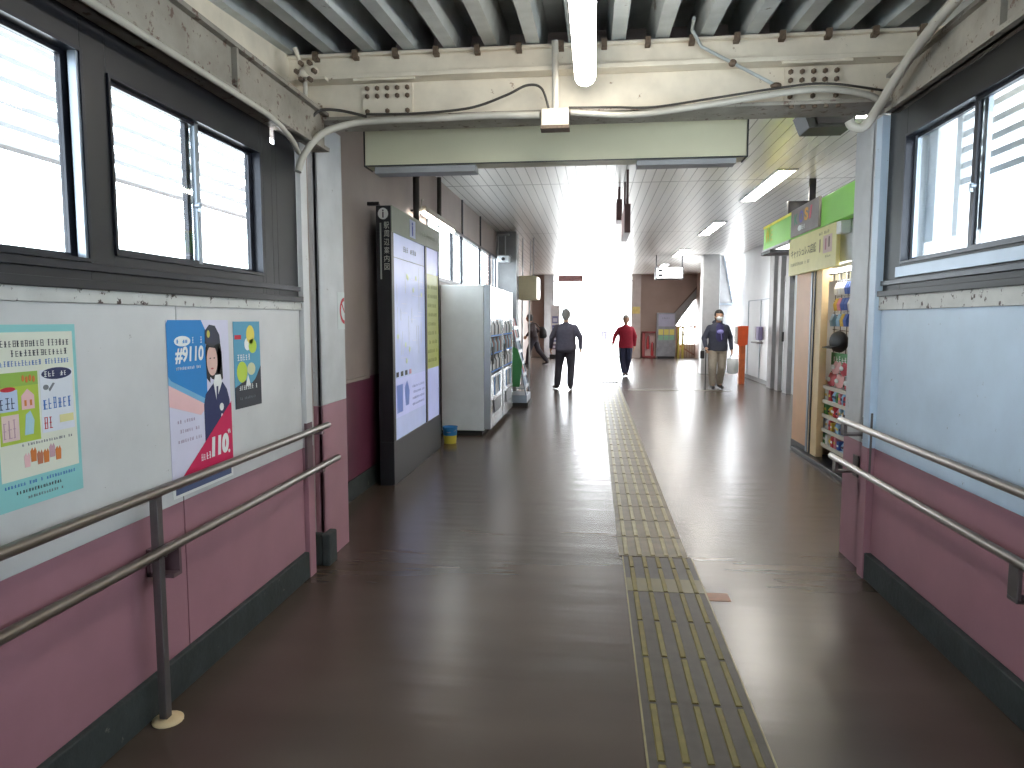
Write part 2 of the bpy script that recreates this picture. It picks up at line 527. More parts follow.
# ------------------------------------------------------------------ left and right window walls
def side_wall(side):
    L = side == 'left'
    sx = -1 if L else 1
    X = -1.65 if L else 1.60           # panel face
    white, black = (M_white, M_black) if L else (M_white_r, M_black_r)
    yend = 3.80 if L else 4.16
    z_sill = 1.60 if L else 1.63
    z_top = 2.54 if L else 2.64
    mb = MB()
    t = 0.10 * sx
    # two tone panels, with joints
    joints = [-5.0, -2.6, -1.1, 0.95, 2.62, yend] if L else [-5.0, -3.0, -1.0, 0.85, 2.66, yend]
    for a, b in zip(joints[:-1], joints[1:]):
        mb.box(X, X + t, a + 0.003, b - 0.003, 0.16, 0.768, M_pink)
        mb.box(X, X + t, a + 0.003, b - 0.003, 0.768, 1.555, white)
    mb.box(X + sx * 0.012, X + t, -5.0, yend, 0.16, 1.555, M_rubber)
    # end post
    yp = yend + 0.012
    pf = 0.022 if L else 0.034
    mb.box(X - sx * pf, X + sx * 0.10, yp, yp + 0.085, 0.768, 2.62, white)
    mb.box(X - sx * pf, X + sx * 0.10, yp, yp + 0.085, 0.0, 0.768, M_pink)
    # rusted band under the windows
    mb.box(X - sx * 0.012, X + t, -5.0, yp, 1.555, z_sill, M_sill)
    wall = struct(mb, 'wall_' + side, label='two tone white over pink panelled wall, %s side' % side, cat='wall', bevel=0.002)
    # curb at the foot
    c = X - sx * 0.018 if L else X - sx * 0.028
    mb = MB().box(c, X + sx * 0.22, -5.0, yp, 0.0, 0.155, M_curb)
    struct(mb, 'baseboard_' + side, label='dark green grey curb below the %s wall' % side, cat='baseboard', bevel=0.006)
    # window units
    if L:
        units = [(2.285, 3.385, 1.722, 2.335), (1.06, 2.165, 1.69, 2.37), (-0.17, 0.955, 1.70, 2.36), (-1.4, -0.275, 1.70, 2.36)]
    else:
        units = [(2.62, 3.95, 1.795, 2.46), (1.2, 2.52, 1.795, 2.46), (-0.2, 1.1, 1.80, 2.455)]
    mb = MB()
    zlo, zhi = units[0][2], units[0][3]
    xa, xb = X + sx * 0.005, X + sx * 0.075
    zl = min(u[2] for u in units); zh = max(u[3] for u in units)
    edges = sorted([(u[0], u[1], u[2], u[3]) for u in units])
    cur = -5.0
    for (a, b, z0, z1) in edges:
        mb.box(xa, xb, cur, a, z_sill, z_top, black)
        mb.box(xa, xb, a, b, z_sill, z0, black)
        mb.box(xa, xb, a, b, z1, z_top, black)
        cur = b
    if L:   # small hole punched through the panel near the column
        xh = xa + sx * 0.008
        mb.box(xa, xb, cur, 3.42, z_sill, z_top, black)
        mb.box(xa, xh, 3.42, 3.51, z_sill, z_top, black)
        mb.box(xa, xh, 3.51, 3.565, z_sill, 2.405, black)
        mb.box(xa, xh, 3.51, 3.565, 2.485, z_top, black)
        mb.box(xa, xh, 3.565, yend + 0.01, z_sill, z_top, black)
    else:
        mb.box(xa, xb, cur, yend + 0.01, z_sill, z_top, black)
    # projecting ledge and top rail
    mb.box(X - sx * 0.028, xb, -5.0, yend, z_sill, z_sill + 0.03, black)
    mb.box(X - sx * 0.012, xb, -5.0, yend, z_sill + 0.06, z_sill + 0.085, M_alu)
    if not L: mb.box(X - sx * 0.010, xb, -5.0, yend - 0.18, z_sill + 0.095, z_sill + 0.15, M_alu_lt)
    struct(mb, 'wall_' + side + '_panel', wall, bevel=0.002)
    ORIGIN = None
    for i, (a, b, z0, z1) in enumerate(units):
        fr = MB()
        x0, x1 = X - sx * 0.004, X + sx * 0.07
        d = 0.012
        fr.box(x0, x1, a, a + d, z0, z1, M_alu); fr.box(x0, x1, b - d, b, z0, z1, M_alu)
        fr.box(x0, x1, a + d, b - d, z0, z0 + d, M_alu); fr.box(x0, x1, a + d, b - d, z1 - d, z1, M_alu)
        w_ = struct(fr, 'window_%d' % (i + 1 if L else i + 7), label='sliding window in black panel of the %s wall' % side, cat='window')
        mid = (a + b) / 2
        for k, (p, q, off) in enumerate(((a + d, mid + 0.03, 0.018), (mid - 0.03, b - d, 0.042))):
            s = MB()
            e = 0.03
            xs0, xs1 = X + sx * off, X + sx * (off + 0.02)
            ma = M_alu_lt if ((k == 0) == L and i < 2) else M_alu
            s.box(xs0, xs1, p, p + e, z0 + d, z1 - d, ma if k else M_alu); s.box(xs0, xs1, q - e, q, z0 + d, z1 - d, ma)
            s.box(xs0, xs1, p + e, q - e, z0 + d, z0 + d + 0.016, M_alu); s.box(xs0, xs1, p + e, q - e, z1 - d - 0.016, z1 - d, M_alu)
            if L and i == 1 and k == 1: s.box(X + sx * 0.002, X + sx * 0.03, q - 0.012, q + 0.02, z0, z1, M_alu_lt)
            so = struct(s, 'sash', w_)
            g = MB().box(X + sx * (off + 0.008), X + sx * (off + 0.012), p + e, q - e, z0 + d + 0.016, z1 - d - 0.016, M_glass)
            struct(g, 'pane', so)
        if i < 2:   # crescent catch on the meeting stile
            c_ = MB().lathe((X + sx * 0.012, mid, z0 + (z1 - z0) * 0.42), [(0.011, -0.010), (0.011, 0.010)], M_alu_lt, 12, 'x')
            c_.box(X + sx * 0.0, X + sx * 0.012, mid - 0.005, mid + 0.005, z0 + (z1 - z0) * 0.42 - 0.025, z0 + (z1 - z0) * 0.42 + 0.012, M_alu_lt)
            struct(c_, 'catch', w_)
    return wall
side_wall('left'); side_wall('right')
mb = MB().box(-1.9, 1.9, -5.12, -5.0, 0, 0.9, M_wallhall).box(-1.9, 1.9, -5.12, -5.0, 2.4, 3.1, M_wallhall).box(-1.9, -1.3, -5.12, -5.0, 0.9, 2.4, M_wallhall).box(1.3, 1.9, -5.12, -5.0, 0.9, 2.4, M_wallhall)
struct(mb, 'wall_back', label='plain wall closing the passage behind', cat='wall')
mb = MB().box(-1.3, -1.26, -5.1, -5.02, 0.9, 2.4, M_alu).box(1.26, 1.3, -5.1, -5.02, 0.9, 2.4, M_alu).box(-1.3, 1.3, -5.1, -5.02, 0.9, 0.94, M_alu).box(-1.3, 1.3, -5.1, -5.02, 2.36, 2.4, M_alu).box(-0.02, 0.02, -5.1, -5.02, 0.94, 2.36, M_alu)  # opening and window added behind the camera to throw light forward
wb = struct(mb, 'window_14', label='wide unseen window added in the wall behind to let in light', cat='window')
for xa_ in (-1.26, 0.02): struct(MB().box(xa_, xa_ + 1.24, -5.07, -5.06, 0.94, 2.36, M_glass), 'pane', wb)

# louvred screens outside both window rows
def louvre(name, X, y0, y1, label, zb=2.30, pit=0.104):
    r = thing(name, label, 'louvre screen', (X, (y0 + y1) / 2, 0))
    mb = MB()
    for k in range(8):
        z = zb + pit * k
        mb.prism([(X - 0.02, z), (X + 0.02, z + 0.012), (X + 0.02, z + 0.045), (X - 0.02, z + 0.033)], 'y', y0, y1, M_louvre)
    mb.build('slats', r)
    n = 4
    for k in range(n):
        y = y0 + (y1 - y0) * k / (n - 1)
        MB().box(X - 0.03, X + 0.03, y - 0.03, y + 0.03, -1.0, 3.2, M_louvre).build('post', r, 0.004)
louvre('louvre_screen', -2.75, -3.5, 5.6, 'pale slatted louvre screen outside the long row of windows beside the posters')
louvre('louvre_screen', 2.1, -3.5, 4.4, 'pale slatted louvre screen outside the windows above the wall without posters', 2.27, 0.088)

# ------------------------------------------------------------------ steel columns and the portal beam
def hcolumn(name, sx, xi, xo, y0, y1, label, plate=False):
    mb = MB()
    zt = 2.68
    for (z0, z1, m) in ((0.0, 0.98 if sx < 0 else 0.768, M_pink), (0.98 if sx < 0 else 0.768, zt, M_colwhite)):
        mb.box(xi, xi + sx * 0.022, y0, y1, z0, z1, m)
        mb.box(xo - sx * 0.022, xo, y0, y1, z0, z1, m)
        if plate: mb.box(xi, xo, y0, y0 + 0.02, z0, z1, m)
        else: mb.box(xi, xo, (y0 + y1) / 2 - 0.1, (y0 + y1) / 2 - 0.08, z0, z1, m)
    c = struct(mb, name, label=label, cat='column', bevel=0.003)
    b = MB().box(xi - 0.0, xi + sx * 0.14, y0 - 0.05, y0, 0.0, 0.20, M_curb).box(xi + 0.05, xi, y0 - 0.05, y0 + 0.08, 0.0, 0.20, M_curb) if plate else MB().box(xi + sx * 0.03, xo - sx * 0.03, y0 - 0.02, (y0 + y1) / 2 - 0.1, 0.0, 0.20, M_curb)
    struct(b, 'base_block', c, 0.01)
    return c
hcolumn('column_left', -1, -1.635, -1.85, 4.05, 4.48, 'white and pink steel column carrying the portal beam beside the poster wall', True)
hcolumn('column_right', 1, 1.60, 1.92, 4.27, 4.66, 'white and pink steel column carrying the portal beam beside the shop')

mb = MB()
mb.box(-1.95, 1.95, 4.02, 4.30, 2.88, 2.905, M_cream)
mb.box(-1.95, 1.95, 4.05, 4.07, 2.90, 3.02, M_cream)
mb.box(-1.95, 1.95, 4.02, 4.30, 3.005, 3.022, M_cream)
mb.box(-1.95, 1.95, 4.12, 4.14, 2.66, 2.88, M_cream)
mb.box(-1.95, 1.95, 4.04, 4.30, 2.655, 2.675, M_rustbeam)
beam = struct(mb, 'portal_beam', label='cream riveted steel beam crossing the passage under the roof', cat='beam', bevel=0.003)
def splice(xa, xb):
    p = MB().box(xa, xb, 4.105, 4.12, 2.69, 2.87, M_cream)
    p.box(xa - 0.03, xb + 0.03, 4.03, 4.05, 2.868, 2.88, M_cream)
    o = struct(p, 'splice_plate', beam)
    b = MB()
    n = max(3, int((xb - xa) / 0.06))
    for i in range(n):
        for j, z in enumerate((2.845, 2.80, 2.715)):
            if j == 2 and i % 2: continue
            b.lathe((xa + 0.03 + (xb - xa - 0.06) * i / (n - 1), 4.105, z), [(0.014, 0.0), (0.014, -0.012), (0.006, -0.02)], M_bolt, 6, 'y', False)
    for i in range(n):
        b.lathe((xa + 0.03 + (xb - xa - 0.06) * i / (n - 1), 4.06, 2.655), [(0.013, 0.0), (0.013, -0.014)], M_bolt, 6, 'z', False)
    struct(b, 'bolts', o)
splice(-1.36, -1.06)
splice(1.02, 1.32)
# small clips holding the deck along the beam
b = MB()
for i in range(15):
    b.box(-1.62 + i * 0.235, -1.59 + i * 0.235, 4.0, 4.05, 2.985, 3.03, M_bolt)
struct(b, 'deck_clips', beam)
# closing wall above the beam, up to the hall ceiling
mb = MB().box(-2.1, 4.1, 4.40, 4.46, 2.90, 3.4, M_wallhall)
struct(mb, 'wall_front', label='wall infill above the portal beam', cat='wall')
mb = MB().box(-2.06, -1.85, 4.46, 4.50, 0.0, 3.1, M_wallhall)
mb.box(-1.75, -1.685, 3.86, 4.06, 0.0, 2.7, M_wallhall)
mb.box(-1.83, -1.78, 4.1, 4.46, 2.6, 3.3, M_wallhall)
struct(mb, 'wall_front_left', label='narrow infill beside the white column at the posters', cat='wall')
mb = MB().box(1.93, 4.1, 4.55, 4.66, 0.0, 2.9, M_colwhite)
struct(mb, 'wall_front_right', label='end wall of the shop beside the white column', cat='wall')

# light box sign seen from behind under the beam
r = thing('hanging_sign', 'long blank beige sign box under the portal beam', 'sign', (-0.28, 4.5, 2.48))
MB().box(-1.455, 0.895, 4.42, 4.58, 2.475, 2.74, M_beige).build('panel', r, 0.004)
mb = MB().box(-1.462, -1.455, 4.415, 4.585, 2.47, 2.745, M_charcoal); mb.box(0.895, 0.902, 4.415, 4.585, 2.47, 2.745, M_charcoal)
mb.box(-1.455, 0.895, 4.418, 4.424, 2.471, 2.478, M_charcoal)
mb.build('edge_frame', r)
MB().box(-1.40, -0.75, 4.44, 4.56, 2.43, 2.473, M_colgrey).build('bottom_tray', r, 0.003)
MB().box(0.25, 0.84, 4.44, 4.56, 2.44, 2.473, M_colgrey).build('bottom_tray', r, 0.003)
for xx in (-1.1, 0.6):
    MB().box(xx, xx + 0.04, 4.48, 4.52, 2.74, 2.92, M_charcoal).build('hanger', r)

# fluorescent lamp hanging in front of the beam
r = thing('fluorescent_lamp', 'lit tube lamp fixture in front of the cream beam', 'lamp', (-0.06, 3.2, 2.74))
mb = MB()
pp = [(-0.056 * math.cos(a), 2.74 + 0.05 - 0.05 * math.sin(a)) for a in [PI * k / 10 for k in range(11)]]
mb.prism([(-0.06 + a, b) for a, b in pp] + [(-0.005, 2.80), (-0.115, 2.80)], 'y', 2.55, 3.87, M_lamp, True)
mb.ell((-0.06, 3.87, 2.785), (0.055, 0.05, 0.045), M_lamp)
mb.build('lamp_tube', r)
MB().box(-0.115, -0.005, 2.5, 3.95, 2.802, 2.86, M_alu_lt).build('housing', r, 0.005)
MB().box(-0.10, -0.02, 3.925, 3.975, 2.775, 2.86, M_cream).build('end_cap', r, 0.006)
for yy in (2.8, 3.7):
    MB().tube([(-0.06, yy, 2.86), (-0.06, yy, roof_z(yy) + 0.02)], 0.008, M_alu_lt).build('hanger', r)

# junction box with its drop conduit
r = thing('junction_box', 'small pale junction box below the portal beam at conduit meeting point', 'junction box', (-0.22, 3.98, 2.55))
MB().box(-0.30, -0.15, 3.95, 4.03, 2.56, 2.655, M_cream).build('body', r, 0.006)
MB().box(-0.305, -0.145, 3.945, 4.035, 2.545, 2.565, M_bolt).build('lid', r, 0.003)
MB().tube([(-0.225, 3.99, 2.655), (-0.226, 3.99, 2.85), (-0.228, 3.98, 3.02)], 0.019, M_pipe).build('drop_pipe', r)

# conduits and cables
def run(name, pts, rad, m, label, cat, sub=10):
    P = [Vector(p) for p in pts]
    out = []
    for i in range(len(P) - 1):
        p0 = P[max(i - 1, 0)]; p1 = P[i]; p2 = P[i + 1]; p3 = P[min(i + 2, len(P) - 1)]
        for k in range(sub):
            t = k / sub
            out.append(0.5 * ((2 * p1) + (-p0 + p2) * t + (2 * p0 - 5 * p1 + 4 * p2 - p3) * t * t + (-p0 + 3 * p1 - 3 * p2 + p3) * t ** 3))
    out.append(P[-1])
    return tag(MB().tube(out, rad, m, 10).build(name), label, cat)
run('conduit', [(-1.60, 3.72, 2.30), (-1.58, 3.76, 2.40), (-1.52, 3.86, 2.53), (-1.40, 3.97, 2.61), (-1.25, 4.0, 2.632), (-0.9, 4.0, 2.635), (-0.6, 4.0, 2.64), (-0.31, 3.99, 2.63)], 0.019, M_pipe,
    'pale conduit bending down from the beam to the black panel by the column', 'conduit')
run('conduit', [(-0.14, 3.99, 2.64), (0.2, 4.0, 2.62), (0.6, 3.99, 2.655), (0.95, 3.99, 2.70), (1.2, 3.99, 2.715), (1.42, 4.0, 2.68), (1.50, 4.02, 2.64)], 0.017, M_pipe,
    'pale conduit strapped along the beam from junction box towards the shop', 'conduit')
run('conduit', [(1.46, -4.0, 2.84), (1.46, 2.0, 2.83), (1.46, 3.0, 2.82), (1.47, 3.5, 2.77), (1.47, 3.8, 2.68), (1.45, 3.98, 2.58), (1.41, 4.02, 2.52), (1.36, 4.03, 2.53), (1.34, 4.03, 2.56)], 0.024, M_pipe,
    'thick pale conduit following the eave beam and bending under the portal beam near shop', 'conduit')
run('cable', [(-1.3, 3.98, 2.665), (-1.0, 3.98, 2.66), (-0.7, 3.98, 2.68), (-0.5, 3.98, 2.74), (-0.38, 3.98, 2.79), (-0.30, 3.98, 2.77), (-0.26, 3.98, 2.66)], 0.007, M_cable,
    'thin dark cable looping up above the conduit beside junction box', 'cable')
run('cable', [(-0.15, 3.97, 2.66), (0.1, 3.975, 2.655), (0.3, 3.975, 2.648), (0.6, 3.97, 2.68), (0.95, 3.97, 2.722), (1.2, 3.97, 2.737), (1.5, 4.0, 2.70)], 0.006, M_cable,
    'thin dark cable tied on top of the conduit towards the shop', 'cable')
run('cable', [(-1.60, 3.90, 2.62), (-1.55, 3.93, 2.68), (-1.45, 3.98, 2.69), (-1.3, 3.99, 2.655)], 0.008, M_cable,
    'short dark cable bending around the top of column by posters', 'cable')
run('conduit', [(-1.535, -1.0, 2.465), (-1.535, 1.0, 2.465), (-1.535, 2.9, 2.465), (-1.54, 3.3, 2.46), (-1.56, 3.55, 2.43), (-1.60, 3.72, 2.41), (-1.62, 3.80, 2.42)], 0.014, M_pipe,
    'thin pale conduit along the lower edge of the eave beam above posters', 'conduit')
# vertical pipe and clamp cluster at the left column
tag(MB().tube([(-1.63, 3.90, 2.5), (-1.63, 3.92, 2.86)], 0.013, M_pipe).build('pipe'), 'thin upright pipe on the end post by the poster wall', 'pipe')
r = thing('pipe_clamp', 'knobbly pale clamp cluster at the beam end above the poster wall', 'clamp', (-1.62, 3.9, 2.84))
mb = MB().lathe((-1.62, 3.90, 2.84), [(0.045, 0), (0.05, 0.03), (0.03, 0.06)], M_cream, 10).ell((-1.58, 3.88, 2.88), (0.045, 0.03, 0.03), M_cream)
mb.build('body', r)
MB().tube([(-1.62, 3.9, 2.86), (-1.66, 3.86, 3.0)], 0.012, M_cream).build('arm', r)
mb = MB()
for k in range(6):
    a = k * PI / 3
    mb.lathe((-1.60 + 0.05 * math.cos(a), 3.85, 2.87 + 0.05 * math.sin(a)), [(0.014, 0.02), (0.014, -0.01), (0.006, -0.015)], M_bolt, 6, 'y', False)
mb.box(-1.70, -1.50, 3.88, 3.94, 2.835, 2.85, M_cream)
mb.build('bolts', r)
# tie rod with turnbuckle
r = thing('tie_rod', 'thin steel tie rod slanting across the beam above the sign box', 'tie rod', (0.6, 4.0, 2.72))
MB().tube([(0.50, 3.95, 3.03), (0.555, 3.97, 2.95), (0.97, 4.0, 2.735)], 0.009, M_galv).build('rod', r)
MB().tube([(0.49, 3.80, 3.03), (0.50, 3.95, 3.03)], 0.009, M_galv).build('hook', r)
MB().ell((0.72, 3.985, 2.865), (0.022, 0.02, 0.02), M_bolt).build('turnbuckle', r)
MB().ell((0.95, 3.998, 2.745), (0.03, 0.015, 0.016), M_bolt).build('end_fitting', r)

# ------------------------------------------------------------------ handrails
def rail_tube(mb, X, y0, y1, z, m):
    mb.tube([(X, y0, z), (X, y1 - 0.02, z), (X, y1, z)], [0.019, 0.019, 0.012], m, 14)
r = thing('handrail', 'double steel handrail on posts along the poster wall', 'handrail', (-1.55, 2.36, 0))
mb = MB(); rail_tube(mb, -1.55, -4.0, 3.95, 0.885, M_steel); mb.build('upper_rail', r)
mb = MB(); rail_tube(mb, -1.55, -4.0, 4.10, 0.662, M_steel); mb.build('lower_rail', r)
for y in (2.34, 0.55, -1.25):
    p = MB().box(-1.600, -1.568, y - 0.016, y + 0.016, 0.012, 0.87, M_post).build('post', r, 0.003)
    f = MB().lathe((-1.575, y, 0.0), [(0.055, 0.0), (0.055, 0.008), (0.02, 0.012)], M_creampillar, 20).build('foot_flange', p)
    k = MB().tube([(-1.584, y, 0.64), (-1.55, y, 0.64)], 0.008, M_post).box(-1.60, -1.54, y + 0.06, y + 0.075, 0.555, 0.66, M_brkt)
    k.box(-1.645, -1.54, y + 0.02, y + 0.075, 0.545, 0.56, M_brkt)
    k.box(-1.645, -1.63, y + 0.02, y + 0.075, 0.545, 0.65, M_brkt)
    k.build('bracket', r)
k = MB().box(-1.64, -1.625, 3.80, 3.88, 0.60, 0.91, M_brkt)
k.box(-1.63, -1.545, 3.82, 3.86, 0.845, 0.862, M_brkt).box(-1.63, -1.545, 3.82, 3.86, 0.622, 0.638, M_brkt)
k.box(-1.558, -1.542, 3.82, 3.86, 0.638, 0.645, M_brkt)
k.build('end_bracket', r)

r = thing('handrail', 'double steel handrail on brackets along the wall without posters', 'handrail', (1.48, 2.6, 0))
mb = MB(); rail_tube(mb, 1.475, -4.0, 4.38, 0.905, M_steel); mb.build('upper_rail', r)
mb = MB(); rail_tube(mb, 1.475, -4.0, 4.52, 0.66, M_steel); mb.build('lower_rail', r)
for y in (2.57, 0.7, -1.1):
    k = MB().box(1.468, 1.484, y - 0.03, y + 0.03, 0.53, 0.645, M_post)
    k.box(1.468, 1.595, y - 0.03, y + 0.03, 0.515, 0.53, M_post).box(1.58, 1.597, y - 0.03, y + 0.03, 0.50, 0.60, M_post)
    k.build('bracket', r, 0.003)
    MB().box(1.548, 1.572, y - 0.05 - 0.012, y - 0.05 + 0.012, 0.155 if False else 0.0, 0.87, M_post).tube([(1.475, y - 0.05, 0.865), (1.56, y - 0.05, 0.865)], 0.01, M_post).build('post', r, 0.003)
for (yy, z) in ((4.30, 0.905), (4.42, 0.66)):
    k = MB().box(1.466, 1.484, yy - 0.03, yy + 0.03, z - 0.07, z - 0.017, M_post)
    k.box(1.466, 1.61, yy - 0.03, yy + 0.03, z - 0.085, z - 0.07, M_post)
    k.box(1.59, 1.60, yy - 0.04, yy + 0.04, z - 0.11, z + 0.02, M_post)
    k.build('end_bracket', r, 0.002)
k = MB().box(1.575, 1.588, 4.17, 4.24, 0.61, 0.97, M_post)
k.build('wall_plate', r, 0.002)

# ------------------------------------------------------------------ posters on the left wall
PX = -1.6485
def poster(y0, y1, z0, z1):
    return Sheet((PX, y0, z0), (0, 1, 0), (0, 0, 1))
K_dark = flat(52, 54, 62); K_navy = flat(46, 52, 92); K_white = flat(232, 234, 232); K_teal = flat(142, 204, 204)
K_creamp = flat(226, 228, 212); K_green = flat(178, 200, 70); K_blue = flat(64, 116, 190); K_red = flat(196, 44, 60)
K_pinkp = flat(234, 190, 192); K_sky = flat(36, 130, 200); K_sky2 = flat(120, 178, 214); K_lilac = flat(214, 212, 232)
K_mag = flat(204, 24, 84); K_orange = flat(214, 126, 60); K_grey = flat(120, 124, 130); K_yel = flat(232, 214, 96); K_skin = flat(222, 186, 174)
K_hair = flat(28, 26, 32); K_uni = flat(40, 48, 92); K_coal = flat(56, 58, 66); K_lime = flat(190, 214, 80)

# notice poster: teal border, cream page
S = poster(1.742, 2.065, 0.955, 1.487)
W, Hh = 0.323, 0.532
mb = MB(); S.rect(mb, 0, 0, W, Hh, K_teal, 0, 0.0012)
p1 = tag(mb.build('poster'), 'teal bordered cream notice poster with a green picture on white wall', 'poster')
mb = MB(); S.rect(mb, 0.012, 0.085, W - 0.014, Hh - 0.022, K_creamp, 0.0012, 0.0018); mb.build('page', p1)
mb = MB(); S.rect(mb, 0.016, 0.19, 0.160, 0.395, K_green, 0.0018, 0.0024)
S.rect(mb, 0.016, 0.355, 0.160, 0.395, flat(150, 186, 80), 0.0024, 0.0028)
S.rect(mb, 0.016, 0.285, 0.082, 0.345, flat(190, 206, 232), 0.0028, 0.0032)
S.strokes(mb, 0.02, 0.292, 0.082, 0.034, K_navy, 0.019, 0.0034, 3)
S.oval(mb, 0.05, 0.348, 0.026, 0.007, K_red, 0.0032, 0.0036)
S.poly(mb, [(0.095, 0.285), (0.095, 0.325), (0.118, 0.345), (0.142, 0.325), (0.142, 0.285)], K_pinkp, 0.0028, 0.0034)
for xx in (0.105, 0.125): S.rect(mb, xx, 0.295, xx + 0.008, 0.312, K_orange, 0.0034, 0.0036)
S.poly(mb, [(0.10, 0.21), (0.108, 0.27), (0.125, 0.28), (0.138, 0.25), (0.132, 0.21)], flat(170, 206, 220), 0.0028, 0.0034)
S.rect(mb, 0.022, 0.20, 0.082, 0.275, flat(226, 200, 196), 0.0028, 0.0034)
S.strokes(mb, 0.026, 0.208, 0.08, 0.055, flat(190, 150, 170), 0.017, 0.0036, 9)
for k in range(4): S.oval(mb, 0.105 + k * 0.013, 0.376 - 0.004 * (k % 2), 0.005, 0.010, K_orange, 0.0030, 0.0034 + k * 0.0001, 8)
mb.build('green_picture', p1)
mb = MB(); S.rect(mb, 0.168, 0.205, 0.30, 0.395, flat(224, 228, 236), 0.0018, 0.0022); mb.build('programme_block', p1)
mb = MB(); S.oval(mb, 0.236, 0.382, 0.061, 0.018, K_navy, 0.0022, 0.0028); S.strokes(mb, 0.185, 0.374, 0.29, 0.017, K_white, 0.016, 0.003, 5); mb.build('title_badge', p1)
mb = MB(); S.oval(mb, 0.19, 0.342, 0.011, 0.008, K_grey, 0.0022, 0.0026); S.poly(mb, [(0.205, 0.328), (0.226, 0.352), (0.218, 0.354), (0.20, 0.335)], K_grey, 0.0022, 0.0027); mb.build('small_marks', p1)
mb = MB(); S.rect(mb, 0.238, 0.228, 0.296, 0.252, flat(226, 220, 160), 0.0022, 0.0026); mb.build('cream_tag', p1)
mb = MB()
for i, cc in enumerate((K_pinkp, K_orange, flat(190, 120, 90), K_orange, flat(200, 160, 170), K_orange)):
    x_ = 0.105 + i * 0.024; z_ = 0.135 + (0.012 if i % 3 == 1 else 0)
    S.poly(mb, [(x_ - 0.010, z_ - 0.02), (x_ - 0.012, z_ + 0.012), (x_ - 0.004, z_ + 0.022), (x_, z_ + 0.012), (x_ + 0.006, z_ + 0.022), (x_ + 0.011, z_ + 0.01), (x_ + 0.009, z_ - 0.02)], cc, 0.0018, 0.0022 + i * 0.0001)
mb.build('colour_drawing', p1)
S.lines(p1, [(0.02, 0.468, 0.295, 0.020, K_dark, 0.0145, 0.002), (0.07, 0.440, 0.285, 0.020, K_dark, 0.0155, 0.002), (0.018, 0.413, 0.29, 0.016, K_blue, 0.0125, 0.002),
    (0.176, 0.275, 0.296, 0.036, K_blue, 0.02, 0.0024), (0.176, 0.216, 0.222, 0.042, K_red, 0.02, 0.0024), (0.09, 0.178, 0.29, 0.008, K_grey, 0.010, 0.002),
    (0.02, 0.064, 0.30, 0.010, K_blue, 0.011, 0.0014), (0.06, 0.042, 0.24, 0.010, K_dark, 0.011, 0.0014), (0.10, 0.022, 0.24, 0.008, K_grey, 0.010, 0.0014)])

# police consultation poster
S = poster(2.546, 3.012, 0.80, 1.494)
W, Hh = 0.466, 0.70
mb = MB(); S.rect(mb, 0, 0.06, W, Hh, K_lilac, 0, 0.0012)
p2 = tag(mb.build('poster'), 'tall blue and crimson poster of uniformed woman reading #9110 and 110', 'poster')
mb = MB()
S.poly(mb, [(0.0, 0.685), (0.012, 0.70), (0.245, 0.70), (0.275, 0.66), (0.275, 0.36), (0.02, 0.46), (0.0, 0.48)], K_sky, 0.0012, 0.0018)
S.poly(mb, [(0.0, 0.48), (0.02, 0.46), (0.275, 0.36), (0.275, 0.335), (0.0, 0.445)], K_sky2, 0.0012, 0.0017)
S.poly(mb, [(0.0, 0.445), (0.275, 0.335), (0.22, 0.30), (0.0, 0.36)], K_pinkp, 0.0012, 0.0016)
mb.build('blue_field', p2)
mb = MB(); S.oval(mb, 0.105, 0.615, 0.057, 0.021, K_white, 0.0018, 0.0022); S.strokes(mb, 0.065, 0.607, 0.15, 0.016, K_sky, 0.02, 0.0024, 21); mb.build('name_badge', p2)
S.lines(p2, [(0.175, 0.605, 0.25, 0.028, K_white, 0.02, 0.002), (0.055, 0.50, 0.24, 0.012, K_white, 0.012, 0.002)])
S.text('#9110', K_white, 0.05, 0.525, 0.068, 0.205, 0.0024, bold=0.03, shear=0.12).build('headline', p2)
mb = MB()
# uniformed woman
S.poly(mb, [(0.245, 0.18), (0.245, 0.34), (0.262, 0.385), (0.325, 0.425), (0.40, 0.425), (0.435, 0.39), (0.455, 0.34), (0.455, 0.18)], K_uni, 0.0018, 0.0024)
S.poly(mb, [(0.325, 0.425), (0.34, 0.46), (0.385, 0.46), (0.395, 0.425), (0.345, 0.35)], K_white, 0.0024, 0.0028)
S.poly(mb, [(0.347, 0.41), (0.362, 0.41), (0.356, 0.34), (0.344, 0.34)], K_uni, 0.0028, 0.0031)
S.oval(mb, 0.335, 0.545, 0.065, 0.105, K_hair, 0.0019, 0.0026); S.poly(mb, [(0.27, 0.56), (0.275, 0.45), (0.30, 0.43), (0.31, 0.6)], K_hair, 0.0019, 0.0026)
S.poly(mb, [(0.36, 0.6), (0.40, 0.56), (0.405, 0.44), (0.37, 0.42), (0.355, 0.5)], K_hair, 0.0019, 0.0026)
S.oval(mb, 0.320, 0.525, 0.043, 0.066, K_skin, 0.0026, 0.0031)
S.poly(mb, [(0.272, 0.575), (0.29, 0.60), (0.35, 0.60), (0.372, 0.56), (0.345, 0.578), (0.30, 0.583)], K_hair, 0.0031, 0.0034)
S.poly(mb, [(0.268, 0.60), (0.27, 0.655), (0.305, 0.68), (0.35, 0.675), (0.385, 0.635), (0.39, 0.60), (0.33, 0.588)], flat(58, 60, 78), 0.0032, 0.0037)
S.poly(mb, [(0.262, 0.602), (0.33, 0.580), (0.345, 0.59), (0.272, 0.608)], K_coal, 0.0037, 0.004)
S.oval(mb, 0.295, 0.64, 0.012, 0.016, flat(190, 180, 90), 0.0037, 0.0041)
for ex in (0.305, 0.337): S.oval(mb, ex, 0.535, 0.006, 0.003, K_hair, 0.0031, 0.0034, 8)
S.oval(mb, 0.318, 0.49, 0.011, 0.004, flat(190, 90, 96), 0.0031, 0.0034, 10)
